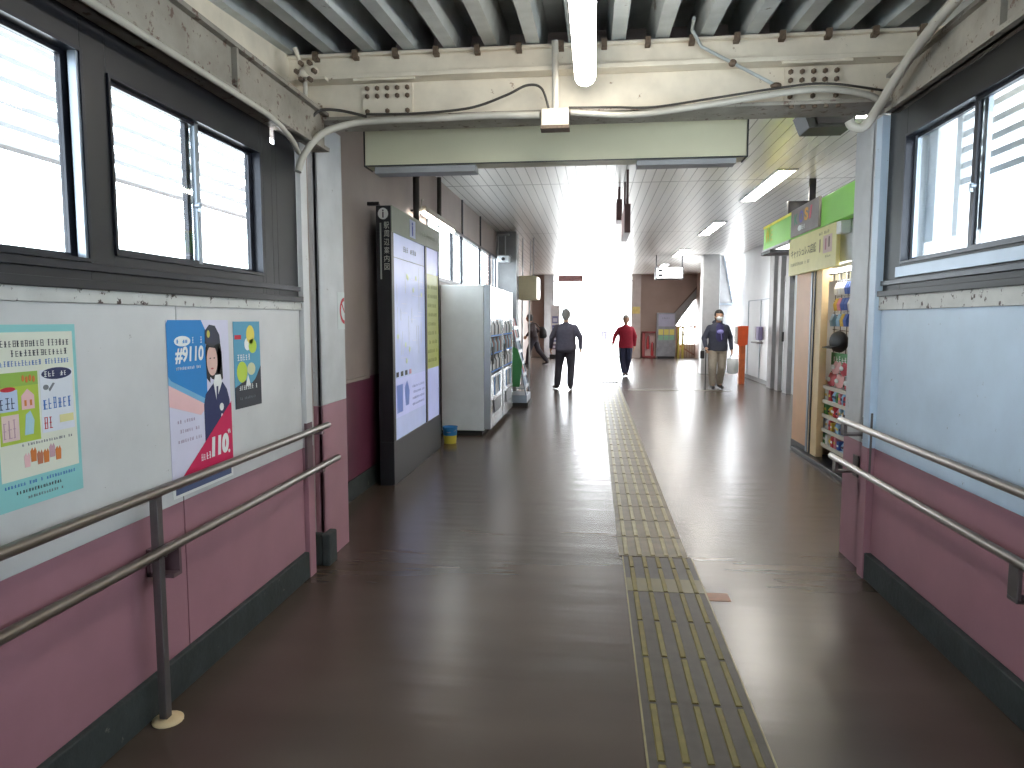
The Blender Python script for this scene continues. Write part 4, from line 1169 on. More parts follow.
# hanging light box on posts in the side bay
r = thing('light_box_sign', 'beige sign box with a lit face hanging on rods beyond the column', 'sign', (-1.4, 15.8, 0))
MB().box(-1.66, -1.26, 15.5, 16.3, 1.95, 2.47, mat('box_beige', (238, 228, 190), 0.5, var=0.04)).build('box', r, 0.01)
MB().box(-1.26, -1.245, 15.53, 16.27, 1.98, 2.44, M_lit).build('lit_face', r)
for xx, yy in ((-1.58, 15.6), (-1.34, 15.6), (-1.46, 16.2)):
    MB().tube([(xx, yy, 2.47), (xx, yy, 3.3)], 0.014, M_whitepanel).build('rod', r)
for xx in (-1.60, -1.44):
    MB().tube([(xx, 15.7, 0.0), (xx, 15.7, 1.95)], 0.018, M_whitepanel).build('post', r)

# tall poster stand at the left exit column
r = thing('poster_stand', 'narrow poster stand with dark blue pictures beside the exit column', 'poster stand', (-1.5, 27.6, 0))
MB().box(-1.69, -1.34, 27.52, 27.60, 0.15, 2.08, flat(206, 204, 206)).build('board', r, 0.005)
S = Sheet((-1.69, 27.52, 0.15), (1, 0, 0), (0, 0, 1))
for i, (z0, z1) in enumerate(((1.22, 1.50), (0.86, 1.15), (0.50, 0.80), (0.2, 0.42))):
    mb = MB(); S.rect(mb, 0.06, z0, 0.30, z1, flat(*((122, 124, 160), (92, 96, 150), (112, 116, 160), (130, 116, 130))[i]), 0, 0.003); S.rect(mb, 0.10, z0 + 0.06, 0.26, z1 - 0.08, flat(196, 198, 214), 0.003, 0.004); mb.build('picture', r)
MB().box(-1.72, -1.31, 27.45, 27.68, 0.0, 0.15, M_charcoal).build('foot', r, 0.01)

# ------------------------------------------------------------------ hanging edge-on sign boards under the ceiling
for (xa, ya, yb, za, zb, lab) in ((0.385, 8.6, 9.6, 2.54, 2.88, 'dark red brown sign board hung edge-on under the ceiling, lower one'), (0.325, 9.7, 10.1, 2.84, 3.12, 'short dark sign board hung edge-on behind the longer one')):
    r = thing('hanging_board', lab, 'hanging sign', (xa, (ya + yb) / 2, za))
    MB().box(xa - 0.035, xa + 0.035, ya, yb, za, zb, mat('dark_red_brown', (86, 58, 58), 0.4)).build('board', r, 0.004)
    MB().box(xa - 0.037, xa - 0.035, ya + 0.04, yb - 0.04, za + 0.03, zb - 0.03, flat(150, 120, 116)).build('printed_face', r)
    for yy in (ya + 0.12, yb - 0.12):
        MB().box(xa - 0.014, xa + 0.014, yy - 0.014, yy + 0.014, zb, 3.3, mat('dark_red_brown', (86, 58, 58), 0.4)).build('hanger', r)

r = thing('departure_sign', 'white lit hanging sign with two dark symbols below the ceiling', 'sign', (2.06, 20.0, 2.63))
MB().box(1.68, 2.45, 20.0, 20.18, 2.63, 2.97, M_alu).build('case', r, 0.01)
MB().box(1.71, 2.42, 19.985, 20.0, 2.66, 2.94, M_lit).build('lit_face', r)
S = Sheet((1.71, 19.985, 2.66), (1, 0, 0), (0, 0, 1))
mb = MB(); S.rect(mb, 0.05, 0.17, 0.17, 0.24, K_dark, 0.0, 0.003); S.rect(mb, 0.05, 0.04, 0.17, 0.11, K_dark, 0.0, 0.003); S.poly(mb, [(0.18, 0.075), (0.22, 0.10), (0.22, 0.05)], K_dark, 0, 0.003); S.poly(mb, [(0.18, 0.205), (0.22, 0.23), (0.22, 0.18)], K_dark, 0, 0.003); mb.build('symbols', r)
for xx in (1.71, 2.42): MB().tube([(xx, 20.09, 2.97), (xx, 20.09, 3.3)], 0.016, M_alu).build('hanger', r)

# dark box behind the beam near the shop
r = thing('ceiling_speaker', 'dark grey box unit hung under the hall ceiling behind the beam', 'speaker', (1.6, 5.3, 2.83))
MB().prism([(1.42, 2.95), (1.47, 2.83), (1.76, 2.83), (1.79, 2.95)], 'y', 5.2, 5.45, mat('dark_green_grey', (62, 68, 66), 0.5)).build('body', r, 0.006)
MB().prism([(1.50, 2.93), (1.52, 2.85), (1.74, 2.85), (1.76, 2.93)], 'y', 5.185, 5.2, M_rubber).build('grille', r)
for xx in (1.5, 1.72): MB().box(xx - 0.015, xx + 0.015, 5.3, 5.35, 2.95, 3.3, M_charcoal).build('hanger', r)

# ------------------------------------------------------------------ kiosk shop
XS = 2.35
mb = MB()
mb.box(XS, 3.99, 8.42, 8.55, 0.0, 2.72, M_whitepanel)          # end wall
mb.box(3.86, 3.99, 4.66, 8.42, 0.0, 2.72, M_creampillar)       # rear wall
mb.box(XS, 3.99, 4.68, 9.85, 2.72, 2.78, M_colgrey)            # roof
mb.box(XS + 0.02, 3.86, 4.68, 8.42, 2.30, 2.36, M_whitepanel)  # inner ceiling
mb.box(XS, XS + 0.08, 4.66, 5.05, 0.0, 2.40, M_colwhite)
shop = struct(mb, 'wall_shop', label='shell of the kiosk shop beside the passage', cat='wall')
mb = MB().box(XS - 0.005, XS + 0.06, 8.0, 8.56, 0.10, 2.05, M_gold)
mb.box(XS + 0.06, XS + 0.09, 8.0, 8.55, 0, 2.4, M_gold)
struct(mb, 'orange_panel', shop, 0.003)
mb = MB().box(XS - 0.01, XS + 0.06, 8.0, 8.57, 0.0, 0.10, M_charcoal); struct(mb, 'panel_foot', shop)
mb = MB().box(XS - 0.012, XS + 0.05, 7.955, 8.0, 0.05, 2.05, M_alu_lt); mb.box(XS - 0.012, XS + 0.05, 7.86, 7.89, 0.05, 2.05, M_charcoal); struct(mb, 'shutter_rail', shop)
mb = MB().box(XS, XS + 0.07, 7.66, 7.86, 0.05, 2.05, M_creampillar); mb.box(XS, XS + 0.07, 7.89, 7.955, 0.05, 2.05, M_creampillar); struct(mb, 'jamb', shop, 0.003)
mb = MB().box(XS - 0.06, XS + 0.5, 5.05, 8.40, 0.0, 0.045, M_alu); struct(mb, 'threshold', shop, 0.004)
mb = MB().box(XS - 0.005, XS + 0.06, 5.05, 8.56, 2.05, 2.42, M_whitepanel); struct(mb, 'lintel', shop)
# green fascia
r = thing('shop_fascia', 'bright green shop fascia with grey logo panel', 'shop sign', (XS, 7.3, 2.42))
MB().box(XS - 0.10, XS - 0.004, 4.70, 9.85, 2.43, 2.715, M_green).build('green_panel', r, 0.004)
MB().box(XS - 0.108, XS - 0.0, 8.4, 9.86, 2.705, 2.735, mat('yellow_edge', (224, 214, 60), 0.4, emit=0.1)).build('yellow_edge', r)
MB().box(XS - 0.11, XS + 0.5, 8.57, 9.86, 2.405, 2.43, mat('fascia_soffit', (200, 204, 204), 0.35)).build('soffit', r)
MB().box(XS - 0.05, XS + 0.35, 8.62, 9.80, 2.398, 2.405, M_lit).build('soffit_lamp', r)
MB().box(XS - 0.12, XS + 0.3, 9.4, 9.9, 2.36, 2.40, M_charcoal).build('sensor_bar', r)
XF = XS - 0.10
S = Sheet((XF, 8.45, 2.435), (0, -1, 0), (0, 0, 1))     # reader's right is towards the viewer
mb = MB(); S.rect(mb, 0.0, 0.0, 1.0, 0.30, mat('logo_grey', (122, 112, 108), 0.4), 0.0, 0.025); lp = mb.build('logo_panel', r)
S.text('K', flat(70, 140, 110), 0.14, 0.12, 0.12, 0.13, 0.026, bold=0.03).build('logo_letter', lp)
S.text('O', flat(118, 110, 186), 0.33, 0.12, 0.13, 0.14, 0.026, bold=0.03).build('logo_letter', lp)
S.text('S', flat(226, 166, 70), 0.52, 0.12, 0.135, 0.13, 0.026, bold=0.04).build('logo_letter', lp)
mb = MB(); S.poly(mb, [(0.68, 0.12), (0.74, 0.12), (0.78, 0.255), (0.72, 0.255)], flat(214, 96, 116), 0.025, 0.027); mb.build('logo_stroke', lp)
mb = MB(); S.oval(mb, 0.35, 0.068, 0.07, 0.03, K_white, 0.025, 0.027); S.strokes(mb, 0.36, 0.045, 0.58, 0.05, K_white, 0.05, 0.0262, 3); mb.build('logo_caption', lp)
S = Sheet((XF, 9.80, 2.45), (0, -1, 0), (0, 0, 1))
S.text('W', flat(214, 196, 50), 0.05, 0.06, 0.19, 0.22, 0.003, bold=0.03).build('corner_letter', r)
S.text('E', flat(208, 224, 120), 0.31, 0.06, 0.15, 0.12, 0.003, bold=0.02).build('corner_letter', r)
# beige cashless board
r = thing('notice_board', 'beige cashless shop board with dark Japanese lettering under the green fascia', 'shop sign', (XS - 0.06, 7.9, 2.0))
MB().box(XS - 0.09, XS - 0.05, 7.0, 8.62, 2.01, 2.425, mat('cashless_beige', (204, 196, 132), 0.45, var=0.04, emit=0.08)).build('board', r, 0.003)
S = Sheet((XS - 0.09, 8.62, 2.01), (0, -1, 0), (0, 0, 1))
S.text('キャッシュレス店舗', flat(84, 80, 58), 0.10, 0.19, 0.10, 0.92, 0.0015, bold=0.012).build('lettering', r)
S.lines(r, [(0.10, 0.10, 0.85, 0.035, flat(112, 106, 78), 0.045, 0.001), (1.10, 0.34, 1.42, 0.03, flat(112, 106, 78), 0.04, 0.001), (1.32, 0.105, 1.5, 0.02, flat(112, 106, 78), 0.04, 0.001)])
mb = MB(); S.rect(mb, 1.24, 0.15, 1.50, 0.32, flat(206, 180, 168), 0, 0.002); S.rect(mb, 1.12, 0.17, 1.15, 0.30, flat(140, 120, 96), 0, 0.002); S.rect(mb, 1.30, 0.18, 1.34, 0.29, flat(180, 120, 130), 0.002, 0.003); S.rect(mb, 1.40, 0.2, 1.44, 0.30, flat(120, 100, 90), 0.002, 0.003); mb.build('pictogram', r)
tag(MB().box(XS - 0.10, XS - 0.01, 6.86, 6.99, 2.30, 2.42, K_white).build('sensor_box', bevel=0.01), 'small white sensor box at the end of the beige board', 'sensor')
# monitor
r = thing('monitor', 'black monitor hung from the ceiling behind the green fascia', 'monitor', (2.75, 9.6, 2.70))
MB().box(2.46, 3.05, 9.5, 9.58, 2.74, 3.02, mat('monitor_black', (22, 20, 20), 0.35)).build('case', r, 0.008)
MB().box(2.49, 3.02, 9.495, 9.5, 2.77, 2.99, M_rubber).build('screen', r)
MB().box(2.72, 2.80, 9.52, 9.56, 3.02, 3.3, M_charcoal).build('hanger', r)
# shop lamp
r = thing('strip_lamp', 'lit strip lamp under the shop lintel above the goods', 'lamp', (2.55, 7.1, 2.1))
MB().box(2.44, 2.55, 6.2, 7.85, 2.02, 2.07, M_whitepanel).build('housing', r, 0.004)
MB().box(2.455, 2.535, 6.23, 7.82, 1.995, 2.02, M_lamp).build('diffuser', r, 0.004)
for yy in (6.4, 7.6): MB().box(2.485, 2.505, yy, yy + 0.02, 2.07, 2.30, M_alu).build('hanger', r)

# goods shelf
r = thing('shop_shelf', 'cream goods shelf with price rails just inside the shop opening', 'shelf', (2.6, 6.6, 0.045))
mb = MB().box(2.56, 2.58, 5.3, 7.86, 0.045, 0.86, mat('shelf_back', (84, 86, 78), 0.5)); mb.build('back_panel', r)
mb = MB().box(2.42, 2.56, 7.84, 7.87, 0.045, 0.86, M_creampillar); mb.box(2.42, 2.56, 5.29, 5.32, 0.045, 0.86, M_creampillar); mb.build('end_panel', r)
LV = [0.20, 0.36, 0.51, 0.66, 0.81]
for z in LV:
    s = MB().box(2.41, 2.56, 5.32, 7.84, z - 0.018, z, M_whitepanel).build('shelf_board', r)
    MB().box(2.40, 2.412, 5.32, 7.84, z - 0.025, z + 0.012, flat(214, 206, 190)).build('price_rail', s)
mb = MB()
for k in range(14): mb.tube([(2.54, 5.4 + k * 0.186, 0.9), (2.54, 5.4 + k * 0.186, 1.95)], 0.004, M_cable, 6)
for k in range(8): mb.tube([(2.54, 5.3, 0.88 + k * 0.15), (2.54, 7.86, 0.95 + k * 0.15)], 0.004, M_cable, 6)
mb.build('wire_grid', r)
rnd = random.Random(21)
CN = {'blue': (64, 96, 176), 'red': (196, 52, 60), 'white': (226, 228, 226), 'yellow': (222, 184, 66), 'green': (84, 150, 92), 'dark': (52, 54, 74), 'pale blue': (150, 190, 220), 'pink': (224, 140, 150)}
ORD = ['lowest', 'second', 'third', 'fourth', 'top']
for li, z in enumerate(LV[:4]):
    y = 7.80
    while y > 5.9:
        wd = rnd.uniform(0.06, 0.10); hh = rnd.uniform(0.08, 0.12)
        nm = rnd.choice(['blue', 'white', 'white', 'pale blue', 'dark', 'red', 'yellow', 'pink', 'green', 'pale blue']); cc = CN[nm]
        x0 = 2.425 + rnd.uniform(0, 0.02)
        yb = y - wd
        m = flat(*cc)
        mb = MB()
        if rnd.random() < 0.5:   # pillow pack
            mb.prism([(x0 + 0.02, z), (x0 + 0.055, z), (x0 + 0.07, z + hh * 0.5), (x0 + 0.045, z + hh), (x0 + 0.03, z + hh), (x0, z + hh * 0.5)], 'y', yb, y - 0.008, m, False)
        else:
            mb.box(x0, x0 + 0.09, yb, y - 0.008, z, z + hh, m)
        o = mb.build('snack_packet', None, 0.006)
        tag(o, '%s snack packet on the %s shelf inside the shop' % (nm, ORD[li]), 'packet', 'snack packets on the shop shelves')
        S = Sheet((x0 - 0.001, y - 0.008, z), (0, -1, 0), (0, 0, 1))
        pm = MB(); S.rect(pm, 0.012, hh * 0.4, wd - 0.02, hh * 0.62, flat(*rnd.choice([(236, 236, 230), (226, 200, 90), (60, 60, 90)])), 0, 0.002)
        pm.build('printed_label', o)
        y -= wd + 0.006
# pink bags heaped on the top shelf
for k, (y, dz, dx) in enumerate(((7.66, 0, 0), (7.42, 0, 0.0), (7.16, 0, 0), (6.9, 0, 0.0), (7.54, 0.15, 0.0), (7.29, 0.15, 0.0))):
    q = Quaternion((1, 0, 0), rnd.uniform(-0.3, 0.3))
    zb_ = 0.812 + dz * 0.9; cm = flat(*((214, 104, 112), (232, 176, 174), (204, 84, 96))[k % 3])
    vs_ = []
    tilt = rnd.uniform(-0.03, 0.03)
    for i_ in range(7):
        for j_ in range(6):
            uu, ww = i_ / 6, j_ / 5
            th_ = 0.035 * math.sin(PI * uu) ** 0.6 * math.sin(PI * ww) ** 0.6
            vs_.append((uu, ww, th_))
    mb = MB(); P3 = []
    for sgn in (-1, 1):
        for uu, ww, th_ in vs_: P3.append((2.475 + dx + sgn * th_ + 0.03 * ww, y + (uu - 0.5) * 0.2 + tilt * ww, zb_ + ww * 0.13 + 0.008 * math.sin(uu * 9)))
    F3 = []
    for sgn, o_ in ((-1, 0), (1, 42)):
        for i_ in range(6):
            for j_ in range(5):
                a_, b_, c_, d_ = o_ + i_ * 6 + j_, o_ + (i_ + 1) * 6 + j_, o_ + (i_ + 1) * 6 + j_ + 1, o_ + i_ * 6 + j_ + 1
                F3.append((a_, d_, c_, b_) if sgn > 0 else (a_, b_, c_, d_))
    mb.add(P3, F3, cm, True)
    o = mb.build('sweet_bag')
    tag(o, ('pink bag of sweets lying on the top shelf of the shop' if dz == 0 else 'pink bag of sweets heaped on the others on the top shelf'), 'bag', 'pink bags on the top shelf of the shop')
    MB().ell((2.452 + dx, y, zb_ + 0.07), (0.008, 0.055, 0.025), K_white, 10, 6).build('printed_label', o)
# hanging packs on the wire grid
for row, z in enumerate((1.88, 1.72, 1.56, 1.42)):
    y = 7.72
    while y > 6.2:
        nm = rnd.choice(['blue', 'green', 'white', 'yellow', 'pink', 'pale blue']) if row else rnd.choice(['blue', 'white', 'blue', 'yellow'])
        hh = 0.125
        if row == 3 and 7.15 < y < 7.75: y -= 0.1; continue
        if rnd.random() < 0.25: y -= 0.1; continue
        o = MB().prism([(2.465, z - hh), (2.50, z - hh), (2.515, z - hh * 0.5), (2.49, z), (2.48, z), (2.455, z - hh * 0.5)], 'y', y - 0.085, y, flat(*CN[nm])).build('hanging_packet', None, 0.004)
        tag(o, '%s packet hanging in the %s row of the wire grid' % (nm, ('topmost', 'second', 'third', 'lowest')[row]), 'packet', 'packets hanging on the wire grid')
        MB().tube([(2.485, y - 0.04, z + 0.004), (2.485, y - 0.04, z + 0.02), (2.532, y - 0.04, z + 0.025)], 0.004, M_alu_lt, 6).build('hook', o)
        y -= 0.1
# black cap and green sign on the grid
mb = MB().ell((2.46, 7.42, 1.28), (0.07, 0.20, 0.11), M_rubber, 18, 10); o = tag(mb.build('cap'), 'black cap hanging on the wire grid inside the shop', 'cap')
MB().prism([(2.34, 1.215), (2.46, 1.24), (2.46, 1.25), (2.34, 1.225)], 'y', 7.29, 7.55, M_rubber).build('brim', o)
mb = MB().box(2.50, 2.515, 7.05, 7.75, 1.03, 1.16, flat(90, 150, 100)); o = tag(mb.build('shelf_sign'), 'green sign card above the pink bags in the shop', 'sign')
S = Sheet((2.50, 7.75, 1.03), (0, -1, 0), (0, 0, 1)); mb = MB(); S.strokes(mb, 0.08, 0.04, 0.62, 0.06, K_white, 0.08, 0.001, 8); mb.build('lettering', o)
for k in range(5):
    o = MB().box(2.44, 2.445, 7.62 - k * 0.2, 7.74 - k * 0.2, 1.90, 1.96, flat(240, 232, 206, 0.5, 0.3)).tube([(2.443, 7.68 - k * 0.2, 1.96), (2.46, 7.68 - k * 0.2, 2.0)], 0.003, M_alu, 6).build('price_card')
    tag(o, 'pale price card hanging under the lamp at the shop opening', 'price card', 'price cards under the shop lamp')

# ------------------------------------------------------------------ right hall objects
r = thing('collection_post', 'red orange box on an orange post by the white hall wall', 'collection box', (3.45, 16.98, 0))
MB().box(3.385, 3.525, 16.90, 17.04, 0.0, 0.95, mat('orange_brown_post', (206, 108, 60), 0.45)).build('post', r, 0.006)
MB().prism([(3.35, 0.93), (3.42, 0.88), (3.56, 0.93), (3.575, 1.36), (3.34, 1.36)], 'y', 16.86, 17.08, M_orange).build('box', r, 0.012)
MB().box(3.29, 3.34, 16.9, 17.05, 0.93, 1.34, K_white).build('side_card', r)
r = thing('dispenser', 'small pale purple dispenser with shelf on the white hall wall', 'dispenser', (3.94, 17.55, 1.0))
MB().box(3.90, 3.995, 17.30, 17.55, 1.02, 1.34, flat(150, 146, 190)).build('body', r, 0.01)
MB().box(3.90, 3.995, 17.62, 17.85, 1.02, 1.34, flat(222, 222, 232)).build('card', r, 0.005)
MB().box(3.86, 3.995, 17.25, 17.9, 0.94, 0.97, M_colgrey).build('shelf', r)
r = thing('kiosk_stand', 'grey information kiosk stand with yellow and green pictures by the end wall', 'kiosk', (2.82, 28.0, 0))
MB().box(2.45, 3.17, 27.9, 28.2, 0.08, 1.78, mat('kiosk_grey', (140, 144, 152), 0.5)).build('body', r, 0.012)
MB().box(2.48, 3.14, 27.95, 28.15, 0.0, 0.08, M_charcoal).build('plinth', r)
S = Sheet((2.45, 27.9, 0.0), (1, 0, 0), (0, 0, 1))
for i in range(3):
    mb = MB(); S.rect(mb, 0.06 + i * 0.21, 0.92, 0.24 + i * 0.21, 1.14, flat(214, 204, 110), 0, 0.004); S.rect(mb, 0.06 + i * 0.21, 0.72, 0.24 + i * 0.21, 0.90, flat(130, 180, 150), 0, 0.004); mb.build('picture', r)
mb = MB(); S.rect(mb, 0.05, 1.25, 0.67, 1.72, flat(164, 166, 190), 0, 0.003); S.strokes(mb, 0.2, 1.55, 0.52, 0.05, K_grey, 0.06, 0.003, 3); mb.build('title_panel', r)
r = thing('extinguisher_stand', 'red framed fire extinguisher cabinet against the brown end wall', 'fire cabinet', (2.15, 28.3, 0))
mb = MB().box(1.90, 2.02, 28.2, 28.45, 0.0, 1.05, mat('dull_red', (150, 66, 68), 0.5)); mb.box(1.90, 2.42, 28.2, 28.45, 0.98, 1.05, mat('dull_red', (150, 66, 68), 0.5)); mb.box(2.02, 2.42, 28.38, 28.45, 0.08, 0.98, flat(206, 178, 176)); mb.box(1.90, 2.42, 28.2, 28.45, 0.0, 0.08, mat('dull_red', (150, 66, 68), 0.5)); mb.build('cabinet', r, 0.01)
for k in (0, 1):
    o = MB().lathe((2.14 + k * 0.17, 28.28, 0.35 if k == 0 else 0.085), [(0.055, 0), (0.06, 0.03), (0.06, 0.42), (0.03, 0.5), (0.02, 0.55)], mat('extinguisher_red', (178, 48, 54), 0.35), 14).build('fire_extinguisher')
    tag(o, ('red extinguisher hung high in the red cabinet' if k == 0 else 'red extinguisher standing low in the red cabinet'), 'fire extinguisher', 'extinguishers in the red cabinet')
    MB().tube([(2.14 + k * 0.17, 28.26, (0.35 if k == 0 else 0.08) + 0.54), (2.18 + k * 0.17, 28.22, (0.35 if k == 0 else 0.08) + 0.5), (2.19 + k * 0.17, 28.22, (0.35 if k == 0 else 0.08) + 0.2)], 0.012, M_rubber, 8).build('hose', o)

# ------------------------------------------------------------------ outside beyond the exit
mb = MB().box(-14, 14, 28.9, 95, -0.12, 0.0, M_plaza)
struct(mb, 'ground', label='pale plaza paving beyond the exit', cat='ground')
for (xa, xb, ya, h, lab) in ((-9, -1.5, 80, 4.4, 'pale low building far beyond the exit, longer one'), (-0.4, 5.5, 88, 5.2, 'pale taller building far beyond the exit')):
    r = thing('building', lab, 'building', ((xa + xb) / 2, ya, 0))
    MB().box(xa, xb, ya, ya + 5, 0, h, M_concrete).build('wall', r)
    MB().box(xa - 0.3, xb + 0.3, ya - 0.3, ya + 5.3, h, h + 0.3, M_colgrey).build('roof', r)
    for k in range(4):
        xx = xa + 0.6 + k * (xb - xa - 1.2) / 4
        w_ = MB().box(xx, xx + 0.8, ya - 0.06, ya, h * 0.5, h * 0.5 + 1.2, M_concrete).build('window', r)
        MB().box(xx + 0.06, xx + 0.74, ya - 0.07, ya - 0.06, h * 0.5 + 0.06, h * 0.5 + 1.14, M_glass).build('pane', w_)

# ------------------------------------------------------------------ people
def voxel(mb, size, smooth=6):
    """union of overlapping closed volumes into one continuous skin"""
    me = mb.mesh('body_source', Vector((0, 0, 0)))
    ob = bpy.data.objects.new('body_source', me); COL.objects.link(ob)
    r = ob.modifiers.new('remesh', 'REMESH'); r.mode = 'VOXEL'; r.voxel_size = size; r.use_smooth_shade = True
    s = ob.modifiers.new('smooth', 'SMOOTH'); s.factor = 0.5; s.iterations = smooth
    bpy.context.view_layer.update()
    out = bpy.data.meshes.new_from_object(ob.evaluated_get(bpy.context.evaluated_depsgraph_get()))
    out.materials.clear(); out.materials.append(mb.mats[0])
    out.polygons.foreach_set('material_index', [0] * len(out.polygons))
    bpy.data.objects.remove(ob); bpy.data.meshes.remove(me)
    return out

def V(*a): return Vector(a)

def person(label, loc, face, scale, pose, shirt, trousers, hair_col, shoe_col, skin=M_skin, sleeve=1.0, stout=1.0, hood=False, hem=0.86, bald=False, belly=0.0):
    """figure in its own frame: front towards +Y, up +Z, its right hand on +X; pose gives joints"""
    r = thing('person', label, 'person', loc)
    r.rotation_euler = (0, 0, face); r.scale = (scale,) * 3
    J = dict(pelvis=V(0, 0, 0.92), chest=V(0, 0, 1.28), neck=V(0, 0.005, 1.45), head=V(0, 0.035, 1.60))
    for sd, sx in (('r', 1), ('l', -1)):
        J['sh_' + sd] = V(0.158 * sx * (1 + (stout - 1) * 0.7), -0.005, 1.325); J['hip_' + sd] = V(0.09 * sx, 0, 0.91)
    J.update({k: V(*v) for k, v in pose.items()})
    st = stout
    nk, hd, ch, pv = J['neck'], J['head'], J['chest'], J['pelvis']
    def torso(mb, m, g):
        c = lambda t: pv.lerp(ch, t)
        secs = []
        for (t, z, rx, ry, fy) in ((0, -0.10, 0.150, 0.105, 0), (0, 0.0, 0.168, 0.118, 0.0), (0.30, 0.0, 0.158, 0.113, 0.01), (0.62, 0.0, 0.160, 0.116, 0.01), (1.0, 0.0, 0.172, 0.118, 0.005)):
            p = c(t) + V(0, 0, z)
            secs.append((p.x, p.y + fy + belly * (0.05 if 0.2 < t < 0.7 else 0), p.z, rx * st + g, ry * st + g + (belly * 0.03 if t < 0.7 else 0)))
        top = ch + (nk - ch) * 0.55
        secs.append((top.x, top.y, top.z, 0.165 * (1 + (st - 1) * 0.6) + g, 0.098 * st + g))
        top = ch + (nk - ch) * 0.85
        secs.append((top.x, top.y, top.z, 0.112 + g * 0.6, 0.074 + g * 0.5))
        mb.loft(secs, m, 22)
    # ---------------- continuous body
    b = MB()
    torso(b, skin, 0.0)
    b.seg(nk - V(0, 0, 0.05), 0.056, hd - V(0, 0.02, 0.07), 0.052, skin)
    b.ell(hd, (0.082, 0.098, 0.114), skin, 20, 14)
    b.ell(hd + V(0, 0.03, -0.058), (0.062, 0.066, 0.062), skin)              # jaw
    b.ell(hd + V(0, 0.101, -0.012), (0.014, 0.018, 0.022), skin, 10, 8)       # nose
    b.ell(hd + V(0, 0.090, 0.018), (0.05, 0.014, 0.012), skin, 10, 8)         # brow
    for sx in (1, -1):
        b.ell(hd + V(0.084 * sx, -0.002, -0.012), (0.012, 0.022, 0.032), skin, 10, 8)   # ears
    for sd, sx in (('r', 1), ('l', -1)):
        sh, el, wr = J['sh_' + sd], J['el_' + sd], J['wr_' + sd]
        b.seg(sh, 0.054 * st, el, 0.040, skin); b.seg(el, 0.041, wr, 0.027, skin)
        d = (wr - el).normalized()
        curl = J.get('curl_' + sd, V(0.55, 0, 0)).x
        fwd = V(0, 1, 0) - d * d.y
        fwd.normalize(); side = d.cross(fwd) * sx           # palm faces the thigh
        pc = wr + d * 0.055
        b.seg(wr, 0.025, pc, 0.026, skin)
        for k in range(4):                                     # palm
            b.seg(wr + d * 0.02 + fwd * (0.012 - k * 0.010), 0.017, wr + d * 0.085 + fwd * (0.033 - k * 0.0225), 0.0125, skin)
        for k in range(4):                                     # fingers
            L = (0.078, 0.086, 0.080, 0.062)[k]
            base = wr + d * 0.088 + fwd * (0.036 - k * 0.0235)
            spread = fwd * (0.10 - k * 0.07)
            d1 = (d + spread - side * curl * 0.35).normalized()
            d2 = (d + spread - side * curl * 1.5).normalized()
            m1 = base + d1 * L * 0.5
            b.seg(base, 0.0095, m1, 0.0085, skin); b.seg(m1, 0.0085, m1 + d2 * L * 0.5, 0.007, skin)
        tb = wr + d * 0.03 + fwd * 0.022
        t1 = tb + (d * 0.6 + fwd * 0.9 - side * 0.3).normalized() * 0.042
        b.seg(tb, 0.013, t1, 0.0105, skin); b.seg(t1, 0.0105, t1 + (d + fwd * 0.25 - side * 0.5).normalized() * 0.034, 0.0085, skin)
        hp, kn, an = J['hip_' + sd], J['kn_' + sd], J['an_' + sd]
        b.seg(hp, 0.085 * st, kn, 0.056, skin); b.seg(kn, 0.056, kn.lerp(an, 0.35) + V(0, -0.012, 0), 0.054, skin)
        b.seg(kn.lerp(an, 0.35) + V(0, -0.012, 0), 0.054, an, 0.036, skin)
        td = J.get('toe_' + sd, an + V(0, 0.15, -0.05))
        b.seg(an + V(0, -0.01, -0.02), 0.036, td, 0.03, skin)
    def attach(me, name, parent=r):
        o = bpy.data.objects.new(name, me); COL.objects.link(o); o.parent = parent; ORIG[o.name] = Vector((0, 0, 0)); return o
    body = attach(voxel(b, 0.0075, 3), 'body')
    # ---------------- clothing
    c = MB(); torso(c, shirt, 0.016)
    low = J['pelvis'] + V(0, 0, hem - 0.92)
    c.loft([(low.x, low.y, low.z, 0.172 * st + 0.018, 0.122 * st + 0.018 + belly * 0.02), (pv.x, pv.y, pv.z + 0.06, 0.168 * st + 0.018, 0.12 * st + 0.018 + belly * 0.03)], shirt, 22)
    for sd in 'rl':
        sh, el, wr = J['sh_' + sd], J['el_' + sd], J['wr_' + sd]
        c.seg(sh, 0.066 * st, el, 0.062, shirt)
        if sleeve >= 1.0: c.seg(el, 0.056, wr.lerp(el, 0.06), 0.042, shirt)
    if hood: c.ell(nk + V(0, -0.06, 0.0), (0.12, 0.07, 0.06), shirt)
    c.lathe((nk.x, nk.y, nk.z - 0.05), [(0.085, 0), (0.07, 0.05), (0.06, 0.055)], shirt, 18)
    attach(voxel(c, 0.011, 3), 'jacket' if sleeve >= 1.0 else 'shirt')
    t = MB()
    t.loft([(pv.x, pv.y, pv.z - 0.12, 0.152 * st + 0.016, 0.112 * st + 0.014), (pv.x, pv.y, pv.z + 0.08, 0.165 * st + 0.012, 0.118 * st + 0.01)], trousers, 22)
    for sd in 'rl':
        hp, kn, an = J['hip_' + sd], J['kn_' + sd], J['an_' + sd]
        t.seg(hp, 0.102 * st, kn, 0.086, trousers); t.seg(kn, 0.086, an + V(0, 0, 0.03), 0.073, trousers)
    attach(voxel(t, 0.011, 3), 'trousers')
    for sd, sx in (('r', 1), ('l', -1)):
        an = J['an_' + sd]; td = J.get('toe_' + sd, an + V(0, 0.15, -0.05))
        s = MB(); s.seg(an + V(0, -0.03, -0.035), 0.045, td, 0.036, shoe_col); s.seg(an + V(0, 0, 0.01), 0.045, an + V(0, 0, -0.03), 0.047, shoe_col)
        so = attach(voxel(s, 0.009, 3), 'shoe')
    h = MB()
